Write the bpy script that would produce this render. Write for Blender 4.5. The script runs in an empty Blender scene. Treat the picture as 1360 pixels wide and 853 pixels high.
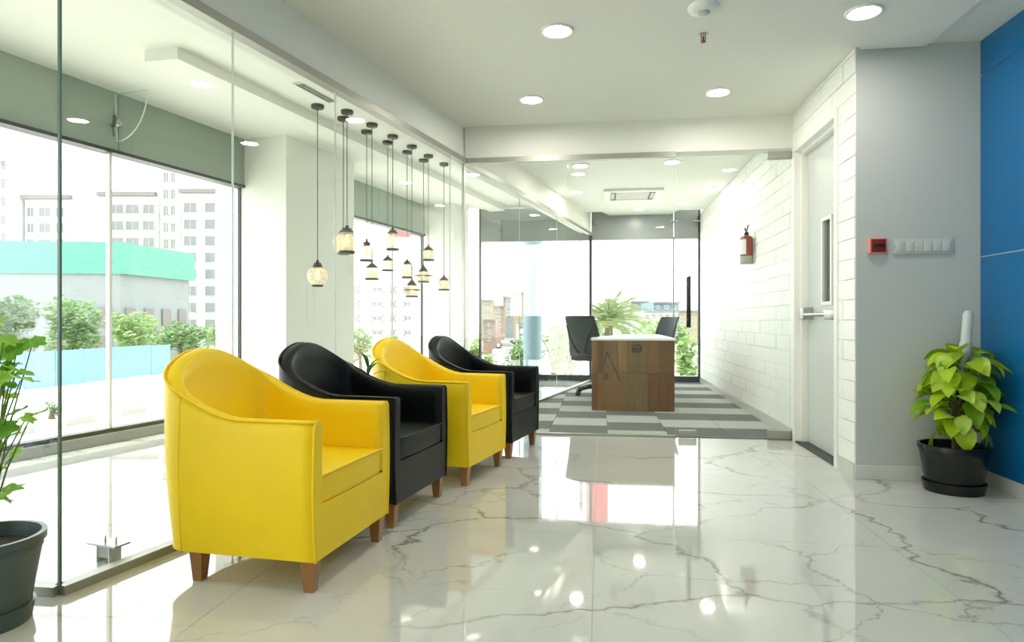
import bpy, bmesh, math, random
from mathutils import Vector, Matrix

scene = bpy.context.scene
COL = scene.collection
R = math.radians
rnd = random.Random(7)

# ------------------------------------------------------------------ camera, sky, sun, exposure
YAW = R(7.61)                 # the room's long axis against the camera's
EYE = 0.92
F = 876.0                     # focal length in pixels of the 1360 x 853 frame
cam_data = bpy.data.cameras.new('camera')
cam = bpy.data.objects.new('camera', cam_data)
COL.objects.link(cam)
cam.location = (0, 0, EYE)
cam.rotation_euler = (R(90), 0, YAW)
cam_data.sensor_width = 36.0
cam_data.lens = 36.0 * F / 1360.0
cam_data.clip_start = 0.05
cam_data.clip_end = 1500
scene.camera = cam

world = bpy.data.worlds.new('sky')
scene.world = world
world.use_nodes = True
bg = world.node_tree.nodes['Background']
bg.inputs['Color'].default_value = (0.96, 0.975, 1.0, 1)
bg.inputs['Strength'].default_value = 1.75

sun_data = bpy.data.lights.new('sun', 'SUN')
sun_data.energy = 2.8
sun_data.angle = R(1.0)
sun_data.color = (1.0, 0.975, 0.93)
sun = bpy.data.objects.new('sun', sun_data)
COL.objects.link(sun)
sun.rotation_euler = Vector((0.16, 0.05, -1.0)).to_track_quat('-Z', 'Y').to_euler()

scene.view_settings.view_transform = 'Standard'
scene.view_settings.look = 'None'
scene.view_settings.exposure = 1.36
scene.view_settings.gamma = 1.0
scene.view_settings.use_curve_mapping = False
scene.cycles.transparent_max_bounces = 40
scene.cycles.max_bounces = 12
scene.cycles.diffuse_bounces = 6
scene.cycles.sample_clamp_indirect = 8.0

# ------------------------------------------------------------------ helpers
CY, SY = math.cos(YAW), math.sin(YAW)
def W(X, Y, z=0.0):
    """camera-aligned ground coordinates -> room coordinates"""
    return Vector((CY * X - SY * Y, SY * X + CY * Y, z))
def PX(px, py, Y):
    """a measured photo point at a known distance Y -> room coordinates"""
    return W((px - 680) / F * Y, Y, EYE - (py - 426.5) / F * Y)

def lin(c):
    c = c / 255.0
    return c / 12.92 if c <= 0.04045 else ((c + 0.055) / 1.055) ** 2.4
def rgb(r, g, b):
    return (lin(r), lin(g), lin(b), 1.0)

def new_mat(name):
    m = bpy.data.materials.new(name)
    m.use_nodes = True
    nt = m.node_tree
    return m, nt, nt.nodes['Principled BSDF'], nt.nodes['Material Output']

def mat(name, col, rough=0.5, metal=0.0, spec=0.5, vary=0.05, scale=6.0, bump=0.0, bscale=60.0, emit=None, estr=0.0, coat=0.0, trans=0.0):
    m, nt, p, out = new_mat(name)
    N, L = nt.nodes, nt.links
    p.inputs['Roughness'].default_value = rough
    p.inputs['Metallic'].default_value = metal
    p.inputs['Specular IOR Level'].default_value = spec
    p.inputs['Coat Weight'].default_value = coat
    p.inputs['Coat Roughness'].default_value = 0.05
    tc = N.new('ShaderNodeTexCoord')
    no = N.new('ShaderNodeTexNoise'); no.inputs['Scale'].default_value = scale; no.inputs['Detail'].default_value = 4
    L.new(tc.outputs['Object'], no.inputs['Vector'])
    mx = N.new('ShaderNodeMix'); mx.data_type = 'RGBA'
    a = tuple(max(0, c * (1 - vary)) for c in col[:3]) + (1,)
    b = tuple(min(1, c * (1 + vary)) for c in col[:3]) + (1,)
    mx.inputs[6].default_value = a; mx.inputs[7].default_value = b
    L.new(no.outputs['Fac'], mx.inputs[0])
    L.new(mx.outputs[2], p.inputs['Base Color'])
    if bump:
        n2 = N.new('ShaderNodeTexNoise'); n2.inputs['Scale'].default_value = bscale; n2.inputs['Detail'].default_value = 3
        L.new(tc.outputs['Object'], n2.inputs['Vector'])
        bp = N.new('ShaderNodeBump'); bp.inputs['Strength'].default_value = bump; bp.inputs['Distance'].default_value = 0.01
        L.new(n2.outputs['Fac'], bp.inputs['Height']); L.new(bp.outputs['Normal'], p.inputs['Normal'])
    if emit:
        p.inputs['Emission Color'].default_value = emit
        p.inputs['Emission Strength'].default_value = estr
    if trans:
        tr = N.new('ShaderNodeBsdfTranslucent'); L.new(mx.outputs[2], tr.inputs['Color'])
        ms = N.new('ShaderNodeMixShader'); ms.inputs[0].default_value = trans
        L.new(p.outputs[0], ms.inputs[1]); L.new(tr.outputs[0], ms.inputs[2]); L.new(ms.outputs[0], out.inputs['Surface'])
    return m

def glass_mat(name, tint, ior=1.5, rough=0.0, haze=0.0, hazecol=(0.8, 0.85, 0.82, 1)):
    """clear sheet glass: lets light straight through, reflects by Fresnel on its outer faces"""
    m, nt, p, out = new_mat(name)
    N, L = nt.nodes, nt.links
    N.remove(p)
    geo = N.new('ShaderNodeNewGeometry')
    fr = N.new('ShaderNodeFresnel'); fr.inputs['IOR'].default_value = ior
    inv = N.new('ShaderNodeMath'); inv.operation = 'SUBTRACT'; inv.inputs[0].default_value = 1.0
    L.new(geo.outputs['Backfacing'], inv.inputs[1])
    mul = N.new('ShaderNodeMath'); mul.operation = 'MULTIPLY'
    L.new(fr.outputs[0], mul.inputs[0]); L.new(inv.outputs[0], mul.inputs[1])
    tcol = N.new('ShaderNodeMix'); tcol.data_type = 'RGBA'
    tcol.inputs[6].default_value = tint; tcol.inputs[7].default_value = (1, 1, 1, 1)
    L.new(geo.outputs['Backfacing'], tcol.inputs[0])
    t = N.new('ShaderNodeBsdfTransparent'); L.new(tcol.outputs[2], t.inputs['Color'])
    last = t
    if haze:
        d = N.new('ShaderNodeBsdfDiffuse'); d.inputs['Color'].default_value = hazecol
        mh = N.new('ShaderNodeMixShader'); mh.inputs[0].default_value = haze
        L.new(t.outputs[0], mh.inputs[1]); L.new(d.outputs[0], mh.inputs[2]); last = mh
    g = N.new('ShaderNodeBsdfGlossy'); g.inputs['Roughness'].default_value = rough
    ms = N.new('ShaderNodeMixShader')
    L.new(mul.outputs[0], ms.inputs[0]); L.new(last.outputs[0], ms.inputs[1]); L.new(g.outputs[0], ms.inputs[2])
    L.new(ms.outputs[0], out.inputs['Surface'])
    return m

class MB:
    """collects shapes; build() links them as ONE mesh object"""
    def __init__(s): s.v = []; s.f = []; s.m = []; s.sm = []
    def add(s, vs, fs, mi=0, smooth=False, mtx=None):
        o = len(s.v)
        s.v += [tuple((mtx @ Vector(v)) if mtx else v) for v in vs]
        for f in fs:
            s.f.append([i + o for i in f]); s.m.append(mi); s.sm.append(smooth)
        return s
    def box(s, x0, y0, z0, x1, y1, z1, mi=0, mtx=None, bev=0.0):
        if bev:
            bm = bmesh.new(); bmesh.ops.create_cube(bm, size=1)
            for v in bm.verts:
                v.co = Vector(((x0 + x1) / 2 + v.co.x * (x1 - x0), (y0 + y1) / 2 + v.co.y * (y1 - y0), (z0 + z1) / 2 + v.co.z * (z1 - z0)))
            bmesh.ops.bevel(bm, geom=bm.edges[:], offset=bev, segments=3, profile=0.5, affect='EDGES')
            bm.verts.index_update()
            r = s.add([tuple(v.co) for v in bm.verts], [[v.index for v in f.verts] for f in bm.faces], mi, True, mtx)
            bm.free(); return r
        v = [(x0, y0, z0), (x1, y0, z0), (x1, y1, z0), (x0, y1, z0), (x0, y0, z1), (x1, y0, z1), (x1, y1, z1), (x0, y1, z1)]
        f = [[0, 3, 2, 1], [4, 5, 6, 7], [0, 1, 5, 4], [1, 2, 6, 5], [2, 3, 7, 6], [3, 0, 4, 7]]
        return s.add(v, f, mi, False, mtx)
    def prism(s, pts, z0, z1, mi=0, mtx=None, smooth=False):
        n = len(pts)
        v = [(p[0], p[1], z0) for p in pts] + [(p[0], p[1], z1) for p in pts]
        s.add(v, [list(range(n))[::-1], list(range(n, 2 * n))], mi, False, mtx)
        return s.add(v, [[i, (i + 1) % n, n + (i + 1) % n, n + i] for i in range(n)], mi, smooth, mtx)
    def lathe(s, prof, seg=20, mi=0, mtx=None, smooth=True, cx=0, cy=0):
        v = []; f = []
        for r, z in prof:
            for k in range(seg):
                a = 2 * math.pi * k / seg
                v.append((cx + r * math.cos(a), cy + r * math.sin(a), z))
        for i in range(len(prof) - 1):
            for k in range(seg):
                k2 = (k + 1) % seg
                f.append([i * seg + k, i * seg + k2, (i + 1) * seg + k2, (i + 1) * seg + k])
        return s.add(v, f, mi, smooth, mtx)
    def tube(s, pts, r, seg=8, mi=0, mtx=None, cap=True):
        pts = [Vector(p) for p in pts]; n = len(pts)
        rs = r if isinstance(r, (list, tuple)) else [r] * n
        v = []; f = []; up = None
        for i, p in enumerate(pts):
            t = (pts[min(i + 1, n - 1)] - pts[max(i - 1, 0)])
            if t.length < 1e-9: t = Vector((0, 0, 1))
            t.normalize()
            if up is None:
                up = Vector((0, 0, 1)) if abs(t.z) < 0.9 else Vector((1, 0, 0))
            a = t.cross(up)
            if a.length < 1e-6: a = t.cross(Vector((0, 1, 0)))
            a.normalize(); b = a.cross(t).normalized(); up = b
            for k in range(seg):
                q = 2 * math.pi * k / seg
                v.append(tuple(p + (a * math.cos(q) + b * math.sin(q)) * rs[i]))
        for i in range(n - 1):
            for k in range(seg):
                k2 = (k + 1) % seg
                f.append([i * seg + k, i * seg + k2, (i + 1) * seg + k2, (i + 1) * seg + k])
        if cap:
            f.append(list(range(seg))[::-1]); f.append([(n - 1) * seg + k for k in range(seg)])
        return s.add(v, f, mi, True, mtx)
    def grid(s, rows, mi=0, closed=False, mtx=None, smooth=True):
        n = len(rows[0]); v = [p for r in rows for p in r]; f = []
        for i in range(len(rows) - 1):
            for k in range(n if closed else n - 1):
                k2 = (k + 1) % n
                f.append([i * n + k, i * n + k2, (i + 1) * n + k2, (i + 1) * n + k])
        return s.add(v, f, mi, smooth, mtx)
    def mesh(s, name, mats):
        me = bpy.data.meshes.new(name)
        me.from_pydata(s.v, [], s.f)
        for m in (mats if isinstance(mats, (list, tuple)) else [mats]): me.materials.append(m)
        me.polygons.foreach_set('material_index', s.m)
        me.polygons.foreach_set('use_smooth', s.sm)
        bm = bmesh.new(); bm.from_mesh(me)
        bmesh.ops.remove_doubles(bm, verts=bm.verts, dist=1e-6)
        bmesh.ops.recalc_face_normals(bm, faces=bm.faces)
        bm.to_mesh(me); bm.free()
        me.update()
        return me
    def build(s, name, mats, parent=None, loc=None, rotz=0.0):
        o = bpy.data.objects.new(name, s.mesh(name, mats))
        COL.objects.link(o)
        if parent: o.parent = parent
        if loc is not None: o.location = loc
        if rotz: o.rotation_euler.z = rotz
        return o

def sharp(o, ang=40):
    try: o.data.set_sharp_from_angle(angle=R(ang))
    except Exception: pass
    return o
def obj(name, me, parent=None, loc=(0, 0, 0), rot=(0, 0, 0), scale=None):
    o = bpy.data.objects.new(name, me); COL.objects.link(o)
    o.parent = parent; o.location = loc; o.rotation_euler = rot
    if scale: o.scale = scale
    return o
def tag(o, label, cat, group=None, kind=None):
    o['label'] = label; o['category'] = cat
    if group: o['group'] = group
    if kind: o['kind'] = kind
    return o
def thing(name, label, cat, loc=(0, 0, 0), rotz=0.0, group=None, kind=None):
    o = bpy.data.objects.new(name, None); COL.objects.link(o)
    o.empty_display_size = 0.1
    o.location = loc; o.rotation_euler = (0, 0, rotz)
    return tag(o, label, cat, group, kind)
def TR(x, y, z, rz=0, rx=0, ry=0):
    return Matrix.Translation((x, y, z)) @ Matrix.Rotation(rz, 4, 'Z') @ Matrix.Rotation(ry, 4, 'Y') @ Matrix.Rotation(rx, 4, 'X')

# ------------------------------------------------------------------ materials
M = {}
M['paint'] = mat('white_paint', rgb(232, 233, 226), 0.55, vary=0.015, scale=2)
M['ceil'] = mat('ceiling_paint', rgb(230, 231, 223), 0.6, vary=0.012, scale=2)
M['grey_and_shade'] = mat('grey_and_shade_paint', rgb(192, 195, 190), 0.5, vary=0.015, scale=2)  # white paint with the alcove's shade put into the colour; also greys small fittings
M['brick'] = mat('white_brick', rgb(240, 241, 236), 0.45, vary=0.03, scale=9, bump=0.12, bscale=40)
M['mortar'] = mat('mortar', rgb(226, 227, 220), 0.8, vary=0.05)
M['blue'] = mat('blue_panel', rgb(0, 98, 154), 0.3, vary=0.03, scale=1.5)
M['groove'] = mat('groove_white', rgb(215, 225, 225), 0.5)
M['grout'] = mat('grout', rgb(190, 190, 182), 0.7)
M['skirt'] = mat('skirting_tile', rgb(205, 208, 200), 0.15, vary=0.04)
M['steel'] = mat('brushed_steel', rgb(176, 178, 172), 0.28, 1.0, vary=0.06)
M['channel'] = mat('satin_channel', rgb(165, 165, 156), 0.4, 0.6, vary=0.06)
M['darkmetal'] = mat('dark_metal', rgb(48, 50, 46), 0.4, 0.6)
M['spandrel'] = mat('spandrel_panel', rgb(150, 163, 151), 0.22, vary=0.06, scale=1.2)
M['frame'] = mat('window_frame', rgb(150, 154, 150), 0.4, 0.5)
M['framedark'] = mat('window_frame_dark', rgb(60, 64, 62), 0.4, 0.4)
M['white'] = mat('white_plastic', rgb(235, 236, 230), 0.4, vary=0.01)
M['black'] = mat('black_plastic', rgb(22, 24, 23), 0.45, vary=0.08)
M['glass'] = glass_mat('clear_glass', (0.955, 0.98, 0.965, 1), 1.52)
M['glass_edge'] = mat('glass_edge', rgb(200, 213, 206), 0.15, vary=0.1)
M['wglass'] = glass_mat('window_glass', (0.93, 0.97, 0.95, 1), 1.45)
M['wood_leg'] = mat('leg_wood', rgb(150, 100, 48), 0.35, vary=0.25, scale=30, coat=0.3)

def marble():
    m, nt, p, out = new_mat('marble')
    N, L = nt.nodes, nt.links
    geo = N.new('ShaderNodeNewGeometry')
    mp = N.new('ShaderNodeMapping'); mp.inputs['Rotation'].default_value = (0, 0, R(28)); mp.inputs['Scale'].default_value = (0.75, 1.2, 1.0)
    L.new(geo.outputs['Position'], mp.inputs['Vector'])
    def vein(scale, dist, dscale, width, seed, mlo, mhi):
        off = N.new('ShaderNodeVectorMath'); off.operation = 'ADD'; off.inputs[1].default_value = (seed, seed * 1.7, 0)
        L.new(mp.outputs[0], off.inputs[0])
        n = N.new('ShaderNodeTexNoise'); n.inputs['Scale'].default_value = dscale; n.inputs['Detail'].default_value = 5; n.inputs['Roughness'].default_value = 0.6
        L.new(off.outputs[0], n.inputs['Vector'])
        sb = N.new('ShaderNodeVectorMath'); sb.operation = 'SUBTRACT'; sb.inputs[1].default_value = (0.5, 0.5, 0.5); L.new(n.outputs['Color'], sb.inputs[0])
        sc = N.new('ShaderNodeVectorMath'); sc.operation = 'SCALE'; sc.inputs['Scale'].default_value = dist; L.new(sb.outputs[0], sc.inputs[0])
        ad = N.new('ShaderNodeVectorMath'); ad.operation = 'ADD'; L.new(off.outputs[0], ad.inputs[0]); L.new(sc.outputs[0], ad.inputs[1])
        v = N.new('ShaderNodeTexVoronoi'); v.feature = 'DISTANCE_TO_EDGE'; v.voronoi_dimensions = '2D'; v.inputs['Scale'].default_value = scale
        L.new(ad.outputs[0], v.inputs['Vector'])
        mr = N.new('ShaderNodeMapRange'); mr.inputs['From Min'].default_value = 0.0; mr.inputs['From Max'].default_value = width
        mr.inputs['To Min'].default_value = 1; mr.inputs['To Max'].default_value = 0; L.new(v.outputs['Distance'], mr.inputs['Value'])
        pw = N.new('ShaderNodeMath'); pw.operation = 'POWER'; pw.inputs[1].default_value = 1.8; L.new(mr.outputs[0], pw.inputs[0])
        mk = N.new('ShaderNodeTexNoise'); mk.inputs['Scale'].default_value = 1.1; mk.inputs['Detail'].default_value = 3; L.new(off.outputs[0], mk.inputs['Vector'])
        m2 = N.new('ShaderNodeMapRange'); m2.inputs['From Min'].default_value = mlo; m2.inputs['From Max'].default_value = mhi; L.new(mk.outputs['Fac'], m2.inputs['Value'])
        mu = N.new('ShaderNodeMath'); mu.operation = 'MULTIPLY'; L.new(pw.outputs[0], mu.inputs[0]); L.new(m2.outputs[0], mu.inputs[1])
        return mu
    a = vein(1.05, 0.6, 1.8, 0.024, 3.1, 0.36, 0.54)
    b = vein(1.7, 0.55, 2.4, 0.022, 9.4, 0.42, 0.60)
    ad = N.new('ShaderNodeMath'); ad.operation = 'MAXIMUM'; L.new(a.outputs[0], ad.inputs[0])
    bs = N.new('ShaderNodeMath'); bs.operation = 'MULTIPLY'; bs.inputs[1].default_value = 0.6; L.new(b.outputs[0], bs.inputs[0]); L.new(bs.outputs[0], ad.inputs[1])
    cl = N.new('ShaderNodeTexNoise'); cl.inputs['Scale'].default_value = 0.8; cl.inputs['Detail'].default_value = 4; L.new(mp.outputs[0], cl.inputs['Vector'])
    base = N.new('ShaderNodeMix'); base.data_type = 'RGBA'; base.inputs[6].default_value = rgb(186, 187, 180); base.inputs[7].default_value = rgb(206, 207, 200)
    L.new(cl.outputs['Fac'], base.inputs[0])
    mx = N.new('ShaderNodeMix'); mx.data_type = 'RGBA'; L.new(ad.outputs[0], mx.inputs[0]); L.new(base.outputs[2], mx.inputs[6]); mx.inputs[7].default_value = rgb(126, 122, 104)
    L.new(mx.outputs[2], p.inputs['Base Color'])
    p.inputs['Roughness'].default_value = 0.035
    p.inputs['Specular IOR Level'].default_value = 1.0
    return m
M['marble'] = marble()

def carpet(name, c):
    m, nt, p, out = new_mat(name); N, L = nt.nodes, nt.links
    geo = N.new('ShaderNodeNewGeometry')
    mp = N.new('ShaderNodeMapping'); mp.inputs['Scale'].default_value = (6, 90, 1); L.new(geo.outputs['Position'], mp.inputs['Vector'])
    n = N.new('ShaderNodeTexNoise'); n.inputs['Scale'].default_value = 1.5; n.inputs['Detail'].default_value = 4; L.new(mp.outputs[0], n.inputs['Vector'])
    mx = N.new('ShaderNodeMix'); mx.data_type = 'RGBA'; L.new(n.outputs['Fac'], mx.inputs[0])
    mx.inputs[6].default_value = tuple(x * 0.72 for x in c[:3]) + (1,); mx.inputs[7].default_value = tuple(min(1, x * 1.28) for x in c[:3]) + (1,)
    L.new(mx.outputs[2], p.inputs['Base Color']); p.inputs['Roughness'].default_value = 0.95; p.inputs['Specular IOR Level'].default_value = 0.1
    return m
M['carpet_l'] = carpet('carpet_light', rgb(170, 172, 165))
M['carpet_d'] = carpet('carpet_dark', rgb(108, 111, 107))

def leather(name, c, rough, spec=0.5):
    m, nt, p, out = new_mat(name); N, L = nt.nodes, nt.links
    tc = N.new('ShaderNodeTexCoord')
    n = N.new('ShaderNodeTexNoise'); n.inputs['Scale'].default_value = 5; n.inputs['Detail'].default_value = 3; L.new(tc.outputs['Object'], n.inputs['Vector'])
    mx = N.new('ShaderNodeMix'); mx.data_type = 'RGBA'; L.new(n.outputs['Fac'], mx.inputs[0])
    mx.inputs[6].default_value = tuple(x * 0.93 for x in c[:3]) + (1,); mx.inputs[7].default_value = tuple(min(1, x * 1.05) for x in c[:3]) + (1,)
    L.new(mx.outputs[2], p.inputs['Base Color'])
    v = N.new('ShaderNodeTexVoronoi'); v.inputs['Scale'].default_value = 380; L.new(tc.outputs['Object'], v.inputs['Vector'])
    bp = N.new('ShaderNodeBump'); bp.inputs['Strength'].default_value = 0.08; bp.inputs['Distance'].default_value = 0.002
    L.new(v.outputs['Distance'], bp.inputs['Height']); L.new(bp.outputs['Normal'], p.inputs['Normal'])
    p.inputs['Roughness'].default_value = rough; p.inputs['Specular IOR Level'].default_value = spec
    return m
M['yellow'] = leather('yellow_leather', rgb(255, 213, 6), 0.42, 0.4)
M['blackl'] = leather('black_leather', rgb(6, 12, 12), 0.40, 0.28)

# ------------------------------------------------------------------ the plan (room axes: x to the right, y into depth)
XR = 1.478          # brick wall plane
YC = 4.076          # wall facing the camera on the right
XB = 2.157          # blue wall plane
YP = 5.33           # glass cross partition
YBK = 10.085        # far window wall
YN = -3.6           # wall behind the camera
AL = R(11.6)        # the left facade is turned by this angle
dL = Vector((math.sin(AL), math.cos(AL))); nL = Vector((math.cos(AL), -math.sin(AL)))
G0 = Vector((-1.799, 1.994))                      # near corner of the long glass
def glass_x(y): return G0.x + math.tan(AL) * (y - G0.y)
FA = Vector((-3.815, 3.758))                      # a point of the facade
def fac_x(y): return FA.x + math.tan(AL) * (y - FA.y)
def gl(t, off=0.0): return G0 + dL * t + nL * off  # along the long glass
def fc(t, off=0.0): return FA + dL * t + nL * off  # along the facade
HC = 2.515          # ceiling of the lobby and office
HS = 2.66           # ceiling of the strip behind the glass
HG = 2.225          # top of all glass
ROTL = -AL

# ------------------------------------------------------------------ floor
fl = MB().prism([(fac_x(YN) - .05, YN), (XB, YN), (XB, YC), (XR, YC), (XR, YBK), (fac_x(YBK) - .05, YBK)], -0.25, -0.003).build('floor', M['grout'])
tag(fl, 'glossy white marble tiled floor with grey veins', 'floor', kind='structure')
TS = 1.2
def clip(poly, n, d):
    out = []
    for i in range(len(poly)):
        a, b = poly[i], poly[(i + 1) % len(poly)]
        da = n[0] * a[0] + n[1] * a[1] - d; db = n[0] * b[0] + n[1] * b[1] - d
        if da <= 0: out.append(a)
        if (da < 0 < db) or (db < 0 < da):
            t = da / (da - db); out.append((a[0] + (b[0] - a[0]) * t, a[1] + (b[1] - a[1]) * t))
    return out
fd = nL.x * FA.x + nL.y * FA.y
i0 = -6
full_tile = MB().box(0.0008, 0.0008, -0.0025, TS - 0.0008, TS - 0.0008, 0.0).mesh('marble_tile', M['marble'])
for i in range(-6, 3):
    for j in range(-3, 9):
        x0 = -0.024 + TS * i; y0 = 0.47 + TS * (j - 1)
        p = [(x0 + .0008, y0 + .0008), (x0 + TS - .0008, y0 + .0008), (x0 + TS - .0008, y0 + TS - .0008), (x0 + .0008, y0 + TS - .0008)]
        q = clip(p, (1, 0), XB if y0 < YC else XR)
        if y0 < YC < y0 + TS and x0 + TS > XR:
            qa = clip(clip(p, (1, 0), XB), (0, 1), YC); qb = clip(clip(p, (1, 0), XR), (0, -1), -YC)
            parts = [qa, qb]
        else:
            parts = [q]
        for q in parts:
            if len(q) < 3: continue
            q = clip(q, (0, 1), YBK); q = clip(q, (0, -1), -YN) if q else q
            q = clip(q, (-nL.x, -nL.y), -fd) if q else q
            if len(q) < 3: continue
            if min(v[1] for v in q) > YP + .1 and min(v[0] - glass_x(v[1]) for v in q) > 0: continue
            if len(q) == 4 and abs((q[2][0] - q[0][0]) - TS) < .004 and abs((q[2][1] - q[0][1]) - TS) < .004:
                obj('marble_tile', full_tile, fl, (x0, y0, 0))
            else:
                MB().prism(q, -0.0025, 0.0).build('marble_tile', M['marble'], fl)

# office carpet, tile by tile
cf = MB().prism([(glass_x(YP) + .02, YP), (XR, YP), (XR, YBK), (glass_x(YBK) + .02, YBK)], 0.0004, 0.002).build('floor', M['carpet_d'])
tag(cf, 'office carpet floor of light and dark grey tiles behind the glass door', 'floor', kind='structure')
CT = 0.48
gd = nL.x * G0.x + nL.y * G0.y + 0.02
ct_mesh = {k: MB().box(0, 0, 0, CT - .004, CT - .004, .005).mesh('carpet_tile', M['carpet_' + k]) for k in 'ld'}
for i in range(-3, 5):
    for j in range(0, 11):
        x0 = 0.06 + CT * (i - 1) + 0.0; y0 = YP + 0.03 + (CT * .92) * (j) - (0.22 if i % 2 and i < 2 else 0.0)
        d = CT * .92
        p = [(x0 + .002, y0 + .002), (x0 + CT - .002, y0 + .002), (x0 + CT - .002, y0 + d - .002), (x0 + .002, y0 + d - .002)]
        q = clip(p, (1, 0), XR - .002); q = clip(q, (0, 1), YBK) if q else q; q = clip(q, (0, -1), -(YP + .03)) if q else q
        q = clip(q, (-nL.x, -nL.y), -gd) if q else q
        if len(q) < 3: continue
        k = 'd' if (j + (i // 1) * (1 if i < 2 else 0)) % 2 == 0 else 'l'
        MB().prism(q, 0.002, 0.007).build('carpet_tile', M['carpet_' + k], cf)

# ------------------------------------------------------------------ walls
wr = MB()
DY0, DY1, DH = 4.345, 5.295, 2.25           # door opening in the brick wall
WT = 0.22
wr.box(XR, YC + .2, 0, XR + WT, DY0, HC); wr.box(XR, DY1, 0, XR + WT, YBK, HC); wr.box(XR, DY0, DH, XR + WT, DY1, HC)
wr = wr.build('wall_right', M['mortar'])
tag(wr, 'white painted brick wall running from the lobby door into the office', 'wall', kind='structure')
BH, BL = (DH - .085) / 18, 0.385
nb = 0
bmesh_cache = {}
def brick_piece(y0, y1, z0, z1):
    g = .0028
    if y1 - y0 < .03: return
    key = (round(y1 - y0, 3), round(z1 - z0, 3))
    if key not in bmesh_cache:
        bmesh_cache[key] = MB().box(-.006, g, g, .004, key[0] - g, key[1] - g).mesh('brick', M['brick'])
    obj('brick', bmesh_cache[key], wr, (XR + rnd.uniform(-.0014, .0014), y0, z0))
z = 0.085; row = 0
while z < HC - .02:
    z1 = min(z + BH, HC)
    y = YC - (BL / 2 if row % 2 else 0)
    while y < YBK:
        a, b = max(y, YC), min(y + BL, YBK)
        segs = [(a, b)]
        if z < DH - .02:
            segs = []
            if a < DY0: segs.append((a, min(b, DY0)))
            if b > DY1: segs.append((max(a, DY1), b))
        for s0, s1 in segs: brick_piece(s0, s1, z, z1)
        y += BL
    z = z1; row += 1

tag(MB().box(XR, YC, 0, XB, YC + .2, HC + .1).build('wall_alcove', M['grey_and_shade']) , 'plain white wall section, shade in its colour, behind the lime potted plant', 'wall', kind='structure')
wb = MB().box(XB, YN, 0, XB + .2, YC, HC + .1).build('wall_blue', M['groove'])
tag(wb, 'bright blue panelled wall at the right edge', 'wall', kind='structure')
for y0, y1 in ((YC - 1.56, YC - .004), (YC - 3.1, YC - 1.566), (YC - 4.7, YC - 3.106), (YC - 6.2, YC - 4.706), (YN, YC - 6.206)):
    for z0, z1 in ((.085, 1.281), (1.289, 2.312), (2.320, 2.512)):
        MB().box(XB - .012, y0, z0, XB + .001, y1, z1).build('panel', M['blue'], wb)
tag(MB().box(fac_x(YN) - .2, YN - .2, 0, XB + .2, YN, HS).build('wall_near', M['paint']), 'white wall closing the lobby behind the viewer', 'wall', kind='structure')

def facade_box(mb, t0, t1, o0, o1, z0, z1):
    pts = [fc(t0, o0), fc(t1, o0), fc(t1, o1), fc(t0, o1)]
    return mb.prism([(p.x, p.y) for p in pts][::-1], z0, z1)
T1 = (5.92 - FA.y) / dL.y          # end of the first window
T2a = T1 + 1.10                    # start of the second window
T2b = (9.656 - FA.y) / dL.y        # its end
TE = (YBK - FA.y) / dL.y
TN = (YN - FA.y) / dL.y
wl = MB()
facade_box(wl, T1, T1 + 1.141, -.35, .475, 0, HS)
facade_box(wl, T2b, TE + .1, -.25, .475, 0, HS)
wl = tag(wl.build('wall_left', M['paint']), 'white wall piers between the street windows behind the glass', 'wall', kind='structure')
tag(MB().box(XR, YBK - .0, 0, XR + .4, YBK + .3, HS).build('wall_far', M['paint']), 'white wall end beside the far office window', 'wall', kind='structure')

# ceilings
lob = [(G0.x - 3.2, YN), (XB, YN), (XB, YC), (XR, YC), (XR, YBK - .36), (1.12, YBK - .36), (1.04, YBK), (.14, YBK), (.02, YBK - .36), (glass_x(YBK - .36), YBK - .36), (G0.x, G0.y), (G0.x - 3.2, G0.y)]
ce = MB().prism(lob, HC, HC + .2).build('ceiling', M['ceil'])
tag(ce, 'white ceiling of the lobby with round downlights', 'ceiling', kind='structure')
st = [(G0.x, G0.y), (glass_x(YBK), YBK), (fac_x(YBK) - .1, YBK), (fac_x(G0.y) - .1, G0.y)]
tag(MB().prism(st, HS, HS + .1).build('ceiling', M['ceil']), 'white ceiling of the window strip above the pendant lamps', 'ceiling', kind='structure')
# recessed border: the lobby ceiling panel hangs slightly lower
pan = [(-0.70 - .205 * 6.5, YN + .3), (1.85, YN + .3), (1.85, YC - .02), (XR + .01, YC - .02), (XR - .02, 3.98), (-0.70, 3.74)]
tag(MB().prism(pan, HC - .022, HC).build('trim_1', M['ceil']), 'slightly lowered white ceiling panel over the lobby', 'ceiling panel', kind='structure')
tag(MB().box(glass_x(YBK) - .1, YBK - .8, HC + .2, XR + .2, YBK + .2, HC + .26).build('trim_2', M['ceil']), 'white slab added out of view above the far office window against stray daylight', 'ceiling panel', kind='structure')  # unseen cover over the ceiling notches, added to stop daylight leaking in
# a step in the strip ceiling
sp = [fc(.34, 1.11), fc(TE, 1.11), fc(TE, .87), fc(.31, .87)]
tag(MB().prism([(p.x, p.y) for p in sp], HS - .075, HS).build('trim_3', M['ceil']), 'lowered white ceiling band along the street windows', 'ceiling panel', kind='structure')

# beams over the glass
LG = (YBK - G0.y) / dL.y
bp = [gl(-.05, .0), gl(LG, .0), gl(LG, -.16), gl(-.05, -.16)]
tag(MB().prism([(p.x, p.y) for p in bp], HG + .03, HS + .05).build('trim_4', M['ceil']), 'white beam above the long glass partition', 'beam', kind='structure')
tag(MB().box(glass_x(YP) + .01, YP - .0, HG + .03, XR, YP + .16, HC + .05).build('trim_5', M['ceil']), 'white beam above the glass office front', 'beam', kind='structure')
tag(MB().box(fac_x(G0.y) - .1, G0.y, HG + .03, G0.x + .02, G0.y + .16, HS + .05).build('trim_6', M['ceil']), 'white beam above the short glass return at the left', 'beam', kind='structure')

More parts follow.
